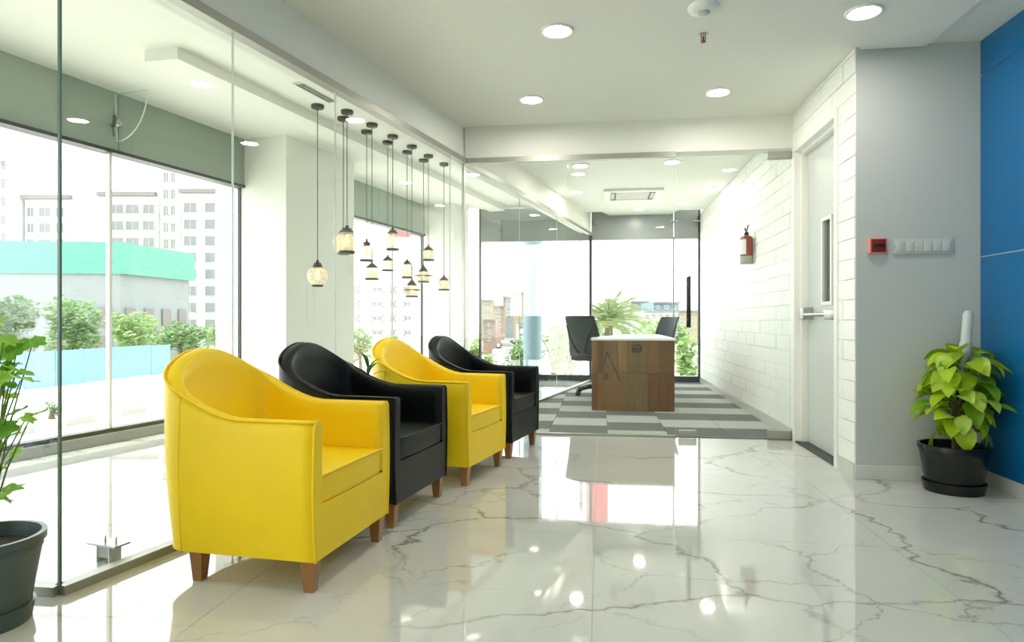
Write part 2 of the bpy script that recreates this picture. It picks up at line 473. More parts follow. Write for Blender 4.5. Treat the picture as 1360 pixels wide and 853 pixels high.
# skirtings
tag(MB().box(XR - .008, YC - .012, 0, XB, YC, .083, bev=.002).build('baseboard_alcove', M['skirt']), 'stone tile skirting under the shade-toned white wall section', 'skirting', kind='structure')
tag(MB().box(XB - .016, YN, 0, XB, YC - .012, .083, bev=.002).build('baseboard_blue', M['skirt']), 'stone tile skirting under the blue wall', 'skirting', kind='structure')
bb = MB().box(XR - .014, DY1 + .05, 0.0, XR, YBK, .085); bb.box(XR - .014, YC - .0, 0, XR, DY0 - .045, .085)
tag(bb.build('baseboard_right', M['skirt']), 'pale skirting along the white brick wall', 'skirting', kind='structure')

# ------------------------------------------------------------------ glass partitions
def pane_mesh(name, w, h, t=.008):
    mb = MB()
    v = [(-t / 2, 0, 0), (t / 2, 0, 0), (t / 2, w, 0), (-t / 2, w, 0), (-t / 2, 0, h), (t / 2, 0, h), (t / 2, w, h), (-t / 2, w, h)]
    mb.add(v, [[1, 2, 6, 5], [3, 0, 4, 7]], 0)
    mb.add(v, [[0, 3, 2, 1], [4, 5, 6, 7], [0, 1, 5, 4], [2, 3, 7, 6]], 1)
    return mb.mesh(name, [M['glass'], M['glass_edge']])
gp = thing('glass_partition', 'long frameless glass partition behind the armchairs', 'glass partition', (G0.x, G0.y, 0), ROTL)
def t_glass(px):
    k = (px - 680) / F
    A = (CY * k - SY) / (SY * k + CY)
    return (A * G0.y - G0.x) / (dL.x - A * dL.y)
tj = [0.0, t_glass(309), t_glass(445), t_glass(597.5), (YP - G0.y) / dL.y, 4.85, 6.3, LG]
for a, b in zip(tj[:-1], tj[1:]):
    obj('pane', pane_mesh('pane', b - a - .006, HG - .02), gp, (0, a + .003, .015))
MB().box(-.025, 0, 0, .025, LG, .032).build('base_channel', M['channel'], gp)
MB().box(-.03, 0, HG - .012, .03, LG, HG + .03).build('top_channel', M['channel'], gp)
MB().box(-.02, LG - .05, .03, .02, LG - .01, HG).build('end_post', M['framedark'], gp)
MB().box(-.012, tj[4] - .010, .03, .010, tj[4] + .010, HG).build('corner_post', M['steel'], gp)

MB().box(-.004, -.003, .03, .004, .005, HG).build('corner_seal', mat('seal_green', rgb(86, 112, 100), .3), gp)
gr = thing('glass_partition', 'short glass return at the left beside the leafy pot', 'glass partition', (G0.x - .004, G0.y + .003, 0), R(90))
RL = G0.x - fac_x(G0.y) - .1
for a, b in ((0, 1.2), (1.2, RL)):
    obj('pane', pane_mesh('pane', b - a - .006, HG - .02), gr, (0, a + .003, .015))
MB().box(-.025, 0, 0, .025, RL, .032).build('base_channel', M['channel'], gr)
MB().box(-.03, 0, HG - .012, .03, RL, HG + .03).build('top_channel', M['channel'], gr)

XGL = glass_x(YP) + .03
def x_at(px, y):
    k = (px - 680) / F
    return y * (CY * k - SY) / (SY * k + CY)
XJ = x_at(754, YP); XD = x_at(897, YP)
go = thing('glass_partition', 'glass office front left of the glass door', 'glass partition', (XGL, YP, 0), R(-90))
for a, b in ((0, XJ - XGL), (XJ - XGL, XD - XGL)):
    obj('pane', pane_mesh('pane', b - a - .004, HG - .02), go, (0, a + .002, .012))
MB().box(-.02, 0, HG - .012, .02, XD - XGL, HG + .03).build('top_channel', M['channel'], go)
MB().box(-.02, 0, 0, .02, XD - XGL, .016).build('base_channel', M['channel'], go)
# glass swing door
gdoor = thing('door_1', 'frameless glass office door with long vertical pull handle', 'door', (XD + .012, YP, 0), R(-90), kind='structure')
DW = XR - XD - .035
obj('pane', pane_mesh('pane', DW, HG - .03), gdoor, (0, 0, .012))
MB().box(-.016, DW - .17, HG - .055, .016, DW + .01, HG + .006, bev=.003).build('top_patch_fitting', M['channel'], gdoor)
MB().box(-.016, DW - .17, .006, .016, DW + .01, .075, bev=.003).build('bottom_patch_fitting', M['channel'], gdoor)
MB().box(-.016, .01, .006, .016, .15, .06, bev=.003).build('bottom_lock_fitting', M['channel'], gdoor)
hd = MB()
for s in (1, -1):
    hd.tube([(s * .045, .09, .87), (s * .045, .09, 1.27)], .011, 10)
for zz in (.93, 1.21): hd.tube([(-.045, .09, zz), (.045, .09, zz)], .007, 8)
hd.build('pull_handle', M['darkmetal'], gdoor)

# ------------------------------------------------------------------ white fire door in the brick wall
dr = thing('door_2', 'white fire door with narrow vision glass and push bar in the brick wall', 'door', (XR, DY0, 0), kind='structure')
DWW = DY1 - DY0
fr = MB()
for y0, y1 in ((0, .045), (DWW - .045, DWW)): fr.box(-.018, y0, 0, .15, y1, DH)
fr.box(-.018, .045, DH - .045, .15, DWW - .045, DH)
for y0, y1 in ((.045, .07), (DWW - .07, DWW - .045)): fr.box(.03, y0, 0, .10, y1, DH - .07)
fr.box(.03, .045, DH - .07, .10, DWW - .045, DH - .045)
fr.build('door_frame', M['white'], dr)
VZ0, VZ1 = 1.05, 1.62
vy0, vy1 = .355, .525
leaf = MB()
leaf.box(.075, .072, .012, .12, vy0, DH - .072); leaf.box(.075, vy1, .012, .12, DWW - .072, DH - .072)
leaf.box(.075, vy0, .012, .12, vy1, VZ0); leaf.box(.075, vy0, VZ1, .12, vy1, DH - .072)
lf = leaf.build('door_leaf', mat('door_grey', rgb(202, 206, 202), .4, vary=.01), dr)
vf = MB()
vf.box(.062, vy0 - .02, VZ0 - .02, .078, vy0 + .004, VZ1 + .02); vf.box(.062, vy1 - .004, VZ0 - .02, .078, vy1 + .02, VZ1 + .02)
vf.box(.0625, vy0 + .004, VZ0 - .02, .0775, vy1 - .004, VZ0 + .004); vf.box(.0625, vy0 + .004, VZ1 - .004, .0775, vy1 - .004, VZ1 + .02)
vf.build('vision_frame', M['white'], lf)
MB().box(.094, vy0, VZ0, .10, vy1, VZ1).build('vision_glass', mat('vision_glass', rgb(96, 104, 100), .08, vary=.2, scale=3), lf)
pb = MB()
pb.tube([(.015, .12, .965), (.015, DWW - .12, .965)], .014, 10)
pb = sharp(pb.build('push_bar', M['steel'], lf))
MB().box(.0, .08, .93, .074, .30, .995, bev=.006).build('bar_housing', M['steel'], pb)
MB().box(.0, DWW - .2, .93, .074, DWW - .11, 1.02, bev=.006).build('bar_housing', M['steel'], pb)
MB().box(-.01, .045, .0, .14, DWW - .045, .010).build('threshold', M['darkmetal'], dr)
MB().box(.13, .045, .01, .2, DWW - .045, DH - .05).build('back_panel', M['paint'], dr)

# ------------------------------------------------------------------ windows
HB = 2.205
def facade_window(name, label, t0, t1, joints):
    w = thing(name, label, 'window', (fc(t0).x, fc(t0).y, 0), ROTL, kind='structure')
    Ln = t1 - t0
    js = [0.0] + [j - t0 for j in joints] + [Ln]
    for a, b in zip(js[:-1], js[1:]):
        mb = MB().box(-.066, a + .004, .10, -.056, b - .004, HB + .02)
        mb.build('pane', M['wglass'], w)
    for j in js[1:-1]:
        MB().box(-.08, j - .012, .10, -.045, j + .012, HB + .0).build('mullion', M['white'], w)
    f = MB().box(-.12, 0, 0, .02, Ln, .075); f.build('sill_frame', M['frame'], w)
    MB().box(-.11, 0, .075, -.02, Ln, .105).build('sill_bead', M['framedark'], w)
    MB().box(-.11, 0, HB - .01, .004, Ln, HB + .015).build('head_bead', M['framedark'], w)
    e = MB(); e.box(-.075, Ln - .012, .10, -.045, Ln, HS).build('jamb', M['framedark'], w)
    step = 1.35; k = 0; b = Ln
    while b > 0.02:
        a = max(0, b - step)
        MB().box(-.05, a + .003, HB + .016, -.005, b - .003, HS).build('spandrel_panel', M['spandrel'], w)
        b = a
    return w
def t_facade(px):
    k = (px - 680) / F
    A = (CY * k - SY) / (SY * k + CY)           # x = A*y
    # FA.x + dL.x t = A (FA.y + dL.y t)
    return (A * FA.y - FA.x) / (dL.x - A * dL.y)
tm = t_facade(153)
w1 = facade_window('window_1', 'wide street window at the left with grey green spandrel band', TN, T1, [tm - 4.2, tm - 2.1, tm])
w2 = facade_window('window_2', 'street window behind the pendant lamps', T1 + 1.141, T2b, [])
# glass fin and spider bracket on the first window
q = []
for k in range(9):
    a = R(90 * k / 8); q.append((.06 + .30 * math.sin(a) * 1.0, HS - .02 - .36 * (1 - 0) * math.cos(a)))
fin = MB()
prof = [(.0, HS - .02)] + [(0.02 + .30 * math.sin(R(10 * k)), HS - .02 - .36 * math.cos(R(10 * k)) ** 1.0) for k in range(10)]
vs = [(p[0], -.006, p[1]) for p in prof] + [(p[0], .006, p[1]) for p in prof]; n = len(prof)
fin.add(vs, [list(range(n)), list(range(n, 2 * n))[::-1]], 0)
fin.add(vs, [[i, (i + 1) % n, n + (i + 1) % n, n + i] for i in range(n)], 1)
fo = fin.build('glass_fin', [M['glass'], M['glass_edge']], w1, (0, tm - TN, 0))
br = MB().tube([(-.05, 0, HS - .26), (.10, -.06, HS - .26)], .014, 8); br.tube([(.0, 0, HS - .33), (.0, 0, HS - .18)], .014, 8)
br.lathe([(0, -.02), (.03, -.02), (.03, .02), (0, .02)], 12, mtx=TR(.1, -.06, HS - .26, rx=R(90)))
br.build('spider_bracket', M['steel'], fo)

# far window across the strip and the office
XF0 = x_at(636, YBK)
bw = thing('window_3', 'full width window at the far end of the office', 'window', (XF0, YBK, 0), kind='structure')
BWL = XR - XF0
xm = [0.0, glass_x(YBK) - XF0, x_at(895, YBK) - XF0, BWL]
for a, b in zip(xm[:-1], xm[1:]):
    MB().box(a + .004, .05, .09, b - .004, .06, 2.16).build('pane', M['wglass'], bw)
    MB().box(a + .004, .01, 2.175, b - .004, .05, HS).build('spandrel_panel', mat('spandrel_far', rgb(148, 154, 152), .3, vary=.04, scale=1.2), bw)
for j in (xm[1],): MB().box(j - .02, .02, .09, j + .02, .09, 2.16).build('mullion', M['framedark'], bw)
MB().box(xm[2] - .01, .03, .09, xm[2] + .01, .07, 2.16).build('mullion', M['frame'], bw)
MB().box(0, -.01, 0, BWL, .12, .095).build('sill_frame', M['framedark'], bw)
MB().box(0, -.0, 2.15, BWL, .10, 2.175).build('head_bead', M['frame'], bw)
MB().box(0, -.0, .09, .03, .10, HS).build('jamb', M['framedark'], bw); MB().box(BWL - .03, -.0, .09, BWL, .10, HS).build('jamb', M['framedark'], bw)
for j in (xm[1] + .06, xm[2], BWL - .06):
    MB().tube([(j, .03, 2.40), (j, -.06, 2.40)], .012, 8).tube([(j - .05, -.06, 2.40), (j + .05, -.06, 2.40)], .014, 8).build('spider_bracket', M['steel'], bw)
# ------------------------------------------------------------------ armchairs
def sstep(t): t = max(0.0, min(1.0, t)); return t * t * (3 - 2 * t)
CW, CD = 0.2975, 0.326           # half width, half depth
LEGH = 0.108
ZARM, ZBACK = 0.582, 0.812
STR = 0.50                       # length of the straight side
def chair_plan():
    """outer plan line of the tub from one arm front round the back to the other arm front:
       (x, y, normal x, normal y, k, g): k = 1 at the middle of the back, g = 0..1 along the rising rim"""
    pts = []
    x0 = CD - STR
    for i in range(11): pts.append((CD - STR * i / 10.0, -CW, 0.0))
    for i in range(1, 35):
        a = math.pi * i / 35.0
        e = 2.5
        c, s_ = math.cos(a), math.sin(a)
        pts.append((x0 - (x0 + CD) * abs(s_) ** (2 / e), -CW * math.copysign(abs(c) ** (2 / e), c), math.sin(a)))
    for i in range(11): pts.append((x0 + STR * i / 10.0, CW, 0.0))
    n = len(pts)
    arc = [0.0]
    for i in range(1, n): arc.append(arc[-1] + math.hypot(pts[i][0] - pts[i - 1][0], pts[i][1] - pts[i - 1][1]))
    half = arc[-1] / 2
    out = []
    for i, p in enumerate(pts):
        a = pts[max(i - 1, 0)]; b = pts[min(i + 1, n - 1)]
        tx, ty = b[0] - a[0], b[1] - a[1]; l = math.hypot(tx, ty)
        nx, ny = -ty / l, tx / l
        if nx * (p[0] - .05) + ny * p[1] < 0: nx, ny = -nx, -ny
        d = half - abs(arc[i] - half)
        g = max(0.0, (d - .28) / (half - .28))
        out.append((p[0], p[1], nx, ny, p[2], g))
    return out
def ztop(p): return ZARM + (ZBACK - ZARM) * sstep(p[5])
def outer_pt(p, f, zt):
    """f 0 bottom .. 1 top of the outer skin"""
    x, y, nx, ny, k, g = p
    z = LEGH + (zt - LEGH) * f
    lean = (.032 * sstep(k)) * (f ** .9) + .010 * math.sin(math.pi * f) * (1 - k * .3) - .012 * (1 - f) ** 3 * (0.3 + k)
    return (x + nx * lean, y + ny * lean, z)
def make_chair(col_mat, leg_mat):
    plan = chair_plan()
    body = MB()
    rows = []
    fr_ = [0, .02, .08, .2, .35, .5, .65, .8, .9, .96]
    rim = []
    for p in plan:
        x, y, nx, ny, k, g_ = p
        zt = ztop(p)
        th = .050 + .018 * sstep(k)
        row = [outer_pt(p, f, zt) for f in fr_]
        ox, oy, oz = outer_pt(p, 1.0, zt)
        rim.append((ox, oy, zt - .004))
        # rounded crown
        for a in (150, 120, 90, 60, 30, 0):
            c = math.cos(R(a)); s_ = math.sin(R(a))
            row.append((ox - nx * th * (.5 + .5 * c), oy - ny * th * (.5 + .5 * c), zt - .014 + .014 * s_))
        ix, iy = row[-1][0], row[-1][1]
        for g in (.12, .3, .5, .75, 1.0):
            zi = zt - .014 - (zt - .014 - .30) * g
            pad = (.055 * sstep(k)) * sstep(g * 1.2) - .012 * math.sin(math.pi * g) * sstep(k)
            row.append((ix - nx * pad, iy - ny * pad, zi))
        rows.append(row)
    body.grid(rows)
    for r_ in (rows[0], rows[-1]):
        body.add(r_ + [(r_[-1][0], r_[-1][1], LEGH)], [list(range(len(r_) + 1))], 0, False)
    body.prism([(p[0] * .985, p[1] * .985) for p in plan], LEGH, LEGH + .01)
    # front apron between the arms
    yi = abs(rows[0][-1][1])
    body.box(CD - .06, -yi - .002, LEGH, CD - .0005, yi + .002, .292)
    body_me = body.mesh('body', col_mat)
    # seat cushion
    cu = MB()
    bm = bmesh.new(); bmesh.ops.create_cube(bm, size=1)
    for v in bm.verts: v.co = Vector((v.co.x * (CD + .20), v.co.y * (2 * yi - .006), v.co.z * .102))
    bmesh.ops.bevel(bm, geom=bm.edges[:], offset=.016, segments=3, profile=.6, affect='EDGES')
    bmesh.ops.subdivide_edges(bm, edges=[e for e in bm.edges if e.calc_length() > .2], cuts=7, use_grid_fill=True)
    for v in bm.verts:
        u, w_ = v.co.x / (CD + .20) * 2, v.co.y / yi
        if v.co.z > .02: v.co.z += .016 * (1 - u * u) * (1 - w_ * w_)
        v.co.x += .008 * (1 - w_ * w_) if v.co.x > .1 else 0
    bm.verts.index_update()
    cu.add([tuple(v.co) for v in bm.verts], [[v.index for v in f.verts] for f in bm.faces], 0, True, TR(CD - (CD + .20) / 2 - .006, 0, .342))
    bm.free()
    cu_me = cu.mesh('seat_cushion', col_mat)
    # piping along the rim and down the arm fronts
    pi = MB().tube(rim, .0052, 6)
    for p, r_ in ((plan[0], rows[0]), (plan[-1], rows[-1])):
        pi.tube([(q[0] + .001, q[1] * 1.002, q[2]) for q in r_[:len(fr_)] + [r_[len(fr_)]]], .0048, 6)
    pi_me = pi.mesh('piping', col_mat)
    cp = MB().tube([(CD + .001, -yi + .012 + (2 * yi - .024) * i / 12, .392 + .0 * i) for i in range(13)], .004, 6)
    cp_me = cp.mesh('cushion_piping', col_mat)
    se_me = []
    for i in (11, len(plan) - 12):
        p = plan[i]; zt = ztop(p)
        se_me.append(MB().tube([Vector(outer_pt(p, f / 12, zt)) for f in range(13)], .0022, 6).mesh('seam', col_mat))
    lg = MB()
    a, b = .026, .0165
    v = [(-a, -a, LEGH + .004), (a, -a, LEGH + .004), (a, a, LEGH + .004), (-a, a, LEGH + .004), (-b, -b, 0), (b, -b, 0), (b, b, 0), (-b, b, 0)]
    lg.add(v, [[0, 1, 2, 3], [7, 6, 5, 4], [0, 4, 5, 1], [1, 5, 6, 2], [2, 6, 7, 3], [3, 7, 4, 0]])
    lg_me = lg.mesh('leg', leg_mat)
    return dict(body=body_me, seat_cushion=cu_me, piping=pi_me, seam=se_me, cushion_piping=cp_me, leg=lg_me)
CH = {'y': make_chair(M['yellow'], M['wood_leg']), 'b': make_chair(M['blackl'], M['wood_leg'])}
# far front corner of each body on the plan, angle of its width axis
seats = [('y', -.890, 2.690, 5.4, 'yellow leather tub armchair nearest the viewer with wooden legs'),
         ('b', -.806, 3.400, 8.5, 'black leather tub armchair between the two yellow armchairs'),
         ('y', -.603, 4.160, 11.5, 'yellow leather tub armchair between the two black armchairs'),
         ('b', -.462, 4.920, 11.6, 'black leather tub armchair at the far end by the glass office')]
for k, cx_, cy_, ang, lab in seats:
    rz = -R(ang)
    # local front-left corner (CD, CW) sits at (cx_, cy_)
    c, s_ = math.cos(rz), math.sin(rz)
    ox = cx_ - (c * CD - s_ * CW); oy = cy_ - (s_ * CD + c * CW)
    t = thing('tub_armchair', lab, 'armchair', (ox, oy, 0), rz, 'tub armchairs along the glass')
    for nm in ('body', 'seat_cushion', 'piping'): obj(nm, CH[k][nm], t)
    for me in CH[k]['seam']: obj('seam', me, t)
    obj('piping', CH[k]['cushion_piping'], [o for o in t.children if o.name.startswith('seat_cushion')][0])
    for lx, ly in ((CD - .034, CW - .034), (CD - .034, -CW + .034), (-CD + .18, CW - .04), (-CD + .18, -CW + .04)):
        obj('leg', CH[k]['leg'], t, (lx, ly, 0))

# ------------------------------------------------------------------ downlights
M['lens'] = mat('lamp_lens', (1, .97, .86, 1), .4, emit=(1, .955, .88, 1), estr=62)
ring_me = MB().lathe([(.070, 0), (.072, -.008), (.086, -.010), (.090, -.006), (.091, .0)], 28).mesh('trim_ring', M['white'])
lens_me = MB().lathe([(.0001, -.006), (.04, -.006), (.071, -.004)], 28).mesh('lens', M['lens'])
DZ = HC - .022
lights = [(-.23, 3.57, DZ, 'downlight in the lobby ceiling left of the smoke detector'),
          (1.329, 3.56, DZ, 'downlight in the lobby ceiling near the blue wall'),
          (-.489, 4.72, HC, 'downlight in the lobby ceiling nearest the left glass beam'),
          (.814, 4.74, HC, 'downlight in the lobby ceiling nearest the brick wall'),
          (-.20, 6.80, HC, 'first office downlight behind the glass, left one of its pair'),
          (.716, 6.76, HC, 'first office downlight behind the glass at the door edge'),
          (-.287, 8.18, HC, 'office downlight left of the ceiling air conditioner'),
          (1.28, 8.16, HC, 'office downlight right of the ceiling air conditioner'),
          (.553, 9.55, HC, 'downlight nearest the far office window'),
          (-.6, 1.6, DZ, 'downlight added out of view in the lobby ceiling above the viewer to the left'),  # from here on: unseen downlights, added for the light they give
          (1.1, 1.6, DZ, 'downlight added out of view in the lobby ceiling above the viewer to the right'),
          (-.8, -.6, DZ, 'downlight added out of view in the lobby ceiling behind the viewer to the left'),
          (1.0, -.6, DZ, 'downlight added out of view in the lobby ceiling behind the viewer to the right'),
          (-1.0, -2.4, DZ, 'downlight added out of view at the rear of the lobby on the left'),
          (1.0, -2.4, DZ, 'downlight added out of view at the rear of the lobby on the right')]
for x, y, z, lab in lights:
    t = thing('ceiling_downlight', 'round white ' + lab, 'downlight', (x, y, z), 0, 'round ceiling downlights')
    obj('trim_ring', ring_me, t); obj('lens', lens_me, t)

# smoke detector, sprinkler, air conditioner
t = thing('smoke_detector', 'white round smoke detector on the lobby ceiling', 'smoke detector', (.515, 3.40, DZ))
MB().lathe([(.0001, -.028), (.05, -.026), (.075, -.016), (.08, 0)], 24).build('housing', M['white'], t)
MB().lathe([(.0001, -.036), (.028, -.034), (.032, -.024)], 20).build('sensor_cap', M['grey_and_shade'], t)
t = thing('sprinkler', 'small sprinkler head with red bulb on the lobby ceiling', 'sprinkler', (.56, 3.72, DZ))
MB().lathe([(.0001, -.004), (.024, -.003), (.026, 0)], 16).build('escutcheon', M['steel'], t)
MB().lathe([(.0001, -.042), (.004, -.040), (.005, -.025), (.003, -.01)], 10).build('bulb', mat('red_bulb', rgb(170, 50, 20), .2), t)
MB().tube([(-.011, 0, -.004), (-.011, 0, -.035), (0, 0, -.044)], .003, 6).tube([(.011, 0, -.004), (.011, 0, -.035), (0, 0, -.044)], .003, 6).lathe([(.0001, -.047), (.015, -.046), (.015, -.044), (.0001, -.043)], 12).build('frame', mat('brass', rgb(150, 95, 55), .3, .9), t)

t = thing('ceiling_air_conditioner', 'white four way cassette air conditioner in the office ceiling', 'air conditioner', (.40, 8.42, HC), 0)
ac = MB()
H_ = .36
ac.box(-H_, -H_, -.03, H_, -H_ + .09, 0, bev=.006); ac.box(-H_, H_ - .09, -.03, H_, H_, 0, bev=.006)
ac.box(-H_ + .001, -H_ + .08, -.0295, -H_ + .09, H_ - .08, -.0005, bev=.006); ac.box(H_ - .09, -H_ + .08, -.0295, H_ - .001, H_ - .08, -.0005, bev=.006)
ac.build('panel', M['white'], t)
MB().box(-.27, -.27, -.012, .27, .27, -.004).build('recess', M['darkmetal'], t)
for k in range(9):
    yy = -.19 + .38 * k / 8
    MB().box(-.20, yy - .014, -.026, .20, yy + .010, -.014).build('slat', M['white'], t)
for a in range(4):
    m_ = Matrix.Rotation(R(90 * a), 4, 'Z')
    MB().box(-.19, .225, -.026, .19, .262, -.016, mtx=m_).build('vane', M['grey_and_shade'], t)

p = PX(418, 122, F * (HS - EYE) / (426.5 - 122))
t = thing('ceiling_vent', 'small grey slotted vent in the strip ceiling near the first pendant', 'vent', (p.x, p.y, HS), ROTL)
MB().box(-.03, -.22, -.012, .16, .22, -.0005).build('frame', M['grey_and_shade'], t)
for k in range(5): MB().box(-.015 + .032 * k, -.20, -.02, .0 + .032 * k, .20, -.011).build('slat', M['frame'], t)

# ------------------------------------------------------------------ pendant lamps in the strip
M['cap'] = mat('pendant_cap', rgb(62, 62, 52), .45, .7, vary=.15)
M['cord'] = mat('pendant_cord', rgb(92, 92, 82), .6)
def crackle():
    m, nt, p, out = new_mat('crackle_glass'); N, L = nt.nodes, nt.links
    tc = N.new('ShaderNodeTexCoord')
    v = N.new('ShaderNodeTexNoise'); v.inputs['Scale'].default_value = 26; v.inputs['Detail'].default_value = 5; v.inputs['Roughness'].default_value = .7; L.new(tc.outputs['Object'], v.inputs['Vector'])
    mx = N.new('ShaderNodeMix'); mx.data_type = 'RGBA'; mx.inputs[6].default_value = rgb(252, 240, 212); mx.inputs[7].default_value = rgb(246, 246, 236); L.new(v.outputs['Fac'], mx.inputs[0])
    L.new(mx.outputs[2], p.inputs['Base Color']); p.inputs['Roughness'].default_value = .12
    tl = N.new('ShaderNodeBsdfTranslucent'); L.new(mx.outputs[2], tl.inputs['Color'])
    m0 = N.new('ShaderNodeMixShader'); m0.inputs[0].default_value = .55; L.new(p.outputs[0], m0.inputs[1]); L.new(tl.outputs[0], m0.inputs[2])
    t_ = N.new('ShaderNodeBsdfTransparent'); t_.inputs['Color'].default_value = (.98, .95, .88, 1)
    mr = N.new('ShaderNodeMapRange'); mr.inputs['From Min'].default_value = .35; mr.inputs['From Max'].default_value = .65; mr.inputs['To Min'].default_value = .30; mr.inputs['To Max'].default_value = .78
    L.new(v.outputs['Fac'], mr.inputs['Value'])
    ms = N.new('ShaderNodeMixShader'); L.new(mr.outputs[0], ms.inputs[0]); L.new(m0.outputs[0], ms.inputs[1]); L.new(t_.outputs[0], ms.inputs[2])
    L.new(ms.outputs[0], out.inputs['Surface'])
    return m
M['crackle'] = crackle()
M['bulb'] = mat('warm_bulb', (1, .75, .4, 1), .4, emit=(1, .62, .25, 1), estr=1.0)
# profiles in units of lamp height (0 = bottom, 1 = top of cap): cap, glass, ring
PROF = {
 'globe': dict(cap=[(.001, 1.0), (.05, .98), (.06, .90), (.13, .88), (.14, .82), (.18, .78), (.17, .70)],
               glass=[(.15, .72), (.26, .66), (.36, .54), (.385, .40), (.35, .25), (.25, .10), (.19, .06)],
               ring=[(.001, .0), (.19, .0), (.21, .03), (.20, .08), (.001, .08)]),
 'jar': dict(cap=[(.001, 1.0), (.05, .98), (.07, .90), (.17, .87), (.15, .82), (.22, .78), (.21, .72)],
             glass=[(.20, .74), (.28, .70), (.325, .58), (.325, .40), (.29, .20), (.25, .08)],
             ring=[(.001, .0), (.25, .0), (.29, .03), (.27, .09), (.001, .09)]),
 'cone': dict(cap=[(.001, 1.0), (.04, .97), (.05, .88), (.12, .82), (.30, .66), (.31, .62), (.001, .62)],
              glass=[(.28, .63), (.31, .55), (.32, .30), (.31, .06)],
              ring=[(.001, .0), (.33, .0), (.37, .03), (.33, .09), (.001, .08)]),
 'diamond': dict(cap=[(.001, 1.0), (.05, .98), (.05, .88), (.20, .80), (.12, .74), (.18, .68), (.001, .66)],
                 glass=[(.17, .69), (.22, .62), (.42, .42), (.43, .38), (.40, .30), (.27, .07)],
                 ring=[(.001, .0), (.28, .0), (.32, .03), (.29, .08), (.001, .08)]),
 'disc': dict(cap=[(.001, 1.0), (.04, .97), (.05, .88), (.12, .82), (.25, .64), (.26, .60), (.001, .60)],
              glass=[(.24, .62), (.34, .52), (.37, .44), (.37, .34), (.33, .20), (.30, .06)],
              ring=[(.001, .0), (.31, .0), (.34, .03), (.31, .08), (.001, .08)]),
}
#        canopy px      lamp bottom / top px, shape
pend = [(421.7, 139.7, 381, 345, 'globe', 'round globe pendant lamp nearest the viewer, hanging lowest at the left'),
        (461, 147, 337, 299, 'jar', 'jar shaped pendant lamp in front of a globe one, second from the left'),
        (456, 156, 338.5, 302, 'globe', 'globe pendant lamp half hidden behind the jar shaped one at the left'),
        (487, 173.7, 347.5, 317, 'diamond', 'diamond shaped pendant lamp with pointed cap'),
        (494, 164.5, 372, 346, 'cone', 'cone capped pendant lamp just below the diamond shaped one'),
        (521.6, 180, 333, 302, 'jar', 'jar shaped pendant lamp hanging highest against the street window'),
        (515, 188, 360.5, 337.5, 'cone', 'small cone capped pendant lamp below the highest jar shaped one'),
        (540.7, 201, 370, 344, 'jar', 'small jar shaped pendant lamp above a wide rimmed one'),
        (547, 193.4, 395, 369, 'disc', 'wide rimmed pendant lamp hanging lowest in the middle of the cluster'),
        (562.4, 212, 375.5, 351, 'disc', 'wide rimmed pendant lamp below a cone capped one on the right'),
        (569, 206, 346.5, 324, 'cone', 'cone capped pendant lamp hanging highest on the right of the cluster'),
        (589.6, 217, 386, 364.5, 'cone', 'cone capped pendant lamp farthest right, hanging alone')]
for px, cy_, yb, yt, shape, lab in pend:
    Y = F * (HS - EYE) / (426.5 - cy_)
    base = PX(px, 426.5, Y)
    z0 = EYE - (yb - 426.5) / F * Y; z1 = EYE - (yt - 426.5) / F * Y
    h = z1 - z0
    t = thing('pendant_lamp', lab, 'pendant lamp', (base.x, base.y, HS), 0, 'pendant lamps behind the glass')
    MB().lathe([(.0001, -.030), (.044, -.029), (.050, -.024), (.050, 0)], 20).build('canopy', M['cap'], t)
    MB().tube([(0, 0, -.03), (0, 0, z1 - HS)], .0035, 6).build('cord', M['cord'], t)
    P = PROF[shape]; zz = z0 - HS
    cp = MB().lathe([(r * h, zz + q * h) for r, q in P['cap']], 18).build('cap', M['cap'], t); sharp(cp, 50)
    MB().lathe([(r * h, zz + q * h) for r, q in P['glass']], 20).build('glass_shade', M['crackle'], t)
    sharp(MB().lathe([(r * h, zz + q * h) for r, q in P['ring']], 18).build('base_ring', M['cap'], t), 50)
    MB().lathe([(.0001, zz + .25 * h), (.07 * h, zz + .30 * h), (.09 * h, zz + .42 * h), (.05 * h, zz + .56 * h), (.05 * h, zz + .66 * h)], 12).build('bulb', M['bulb'], t)
    if shape == 'disc':
        MB().lathe([(.37 * h, zz + .40 * h), (.50 * h, zz + .385 * h), (.50 * h, zz + .365 * h), (.37 * h, zz + .35 * h)], 20).build('rim_disc', M['cap'], t)

# ------------------------------------------------------------------ extinguisher, call point, switches, floor box
t = thing('fire_extinguisher', 'red fire extinguisher hanging on the white brick wall in the office', 'fire extinguisher', (XR - .075, 6.62, 1.47))
M['red'] = mat('faded_red', rgb(150, 62, 45), .35, vary=.08)
sharp(MB().lathe([(.0001, 0), (.058, 0), (.062, .01), (.062, .075)], 20).build('base_band', mat('pale_band', rgb(176, 172, 156), .4), t), 60)
MB().lathe([(.062, .075), (.062, .235), (.055, .258), (.035, .272), (.02, .276), (.02, .285), (.0001, .285)], 20).build('cylinder', M['red'], t)
MB().prism([(.0625 * math.cos(R(a)), .0625 * math.sin(R(a))) for a in range(150, 256, 15)] + [(.0645 * math.cos(R(a)), .0645 * math.sin(R(a))) for a in range(255, 149, -15)], .09, .235).build('label', M['white'], t)
vl = MB().lathe([(.022, .28), (.022, .30), (.012, .31), (.0001, .315)], 12)
vl.tube([(.0, 0, .305), (-.02, -.04, .325), (-.03, -.075, .335)], .007, 6); vl.tube([(.0, 0, .31), (.0, -.05, .355), (.005, -.06, .37)], .006, 6)
vl.build('valve_lever', M['darkmetal'], t)
MB().tube([(0, .02, .295), (0, .06, .28), (0, .078, .2), (0, .076, .08)], .008, 8).build('hose', M['black'], t)
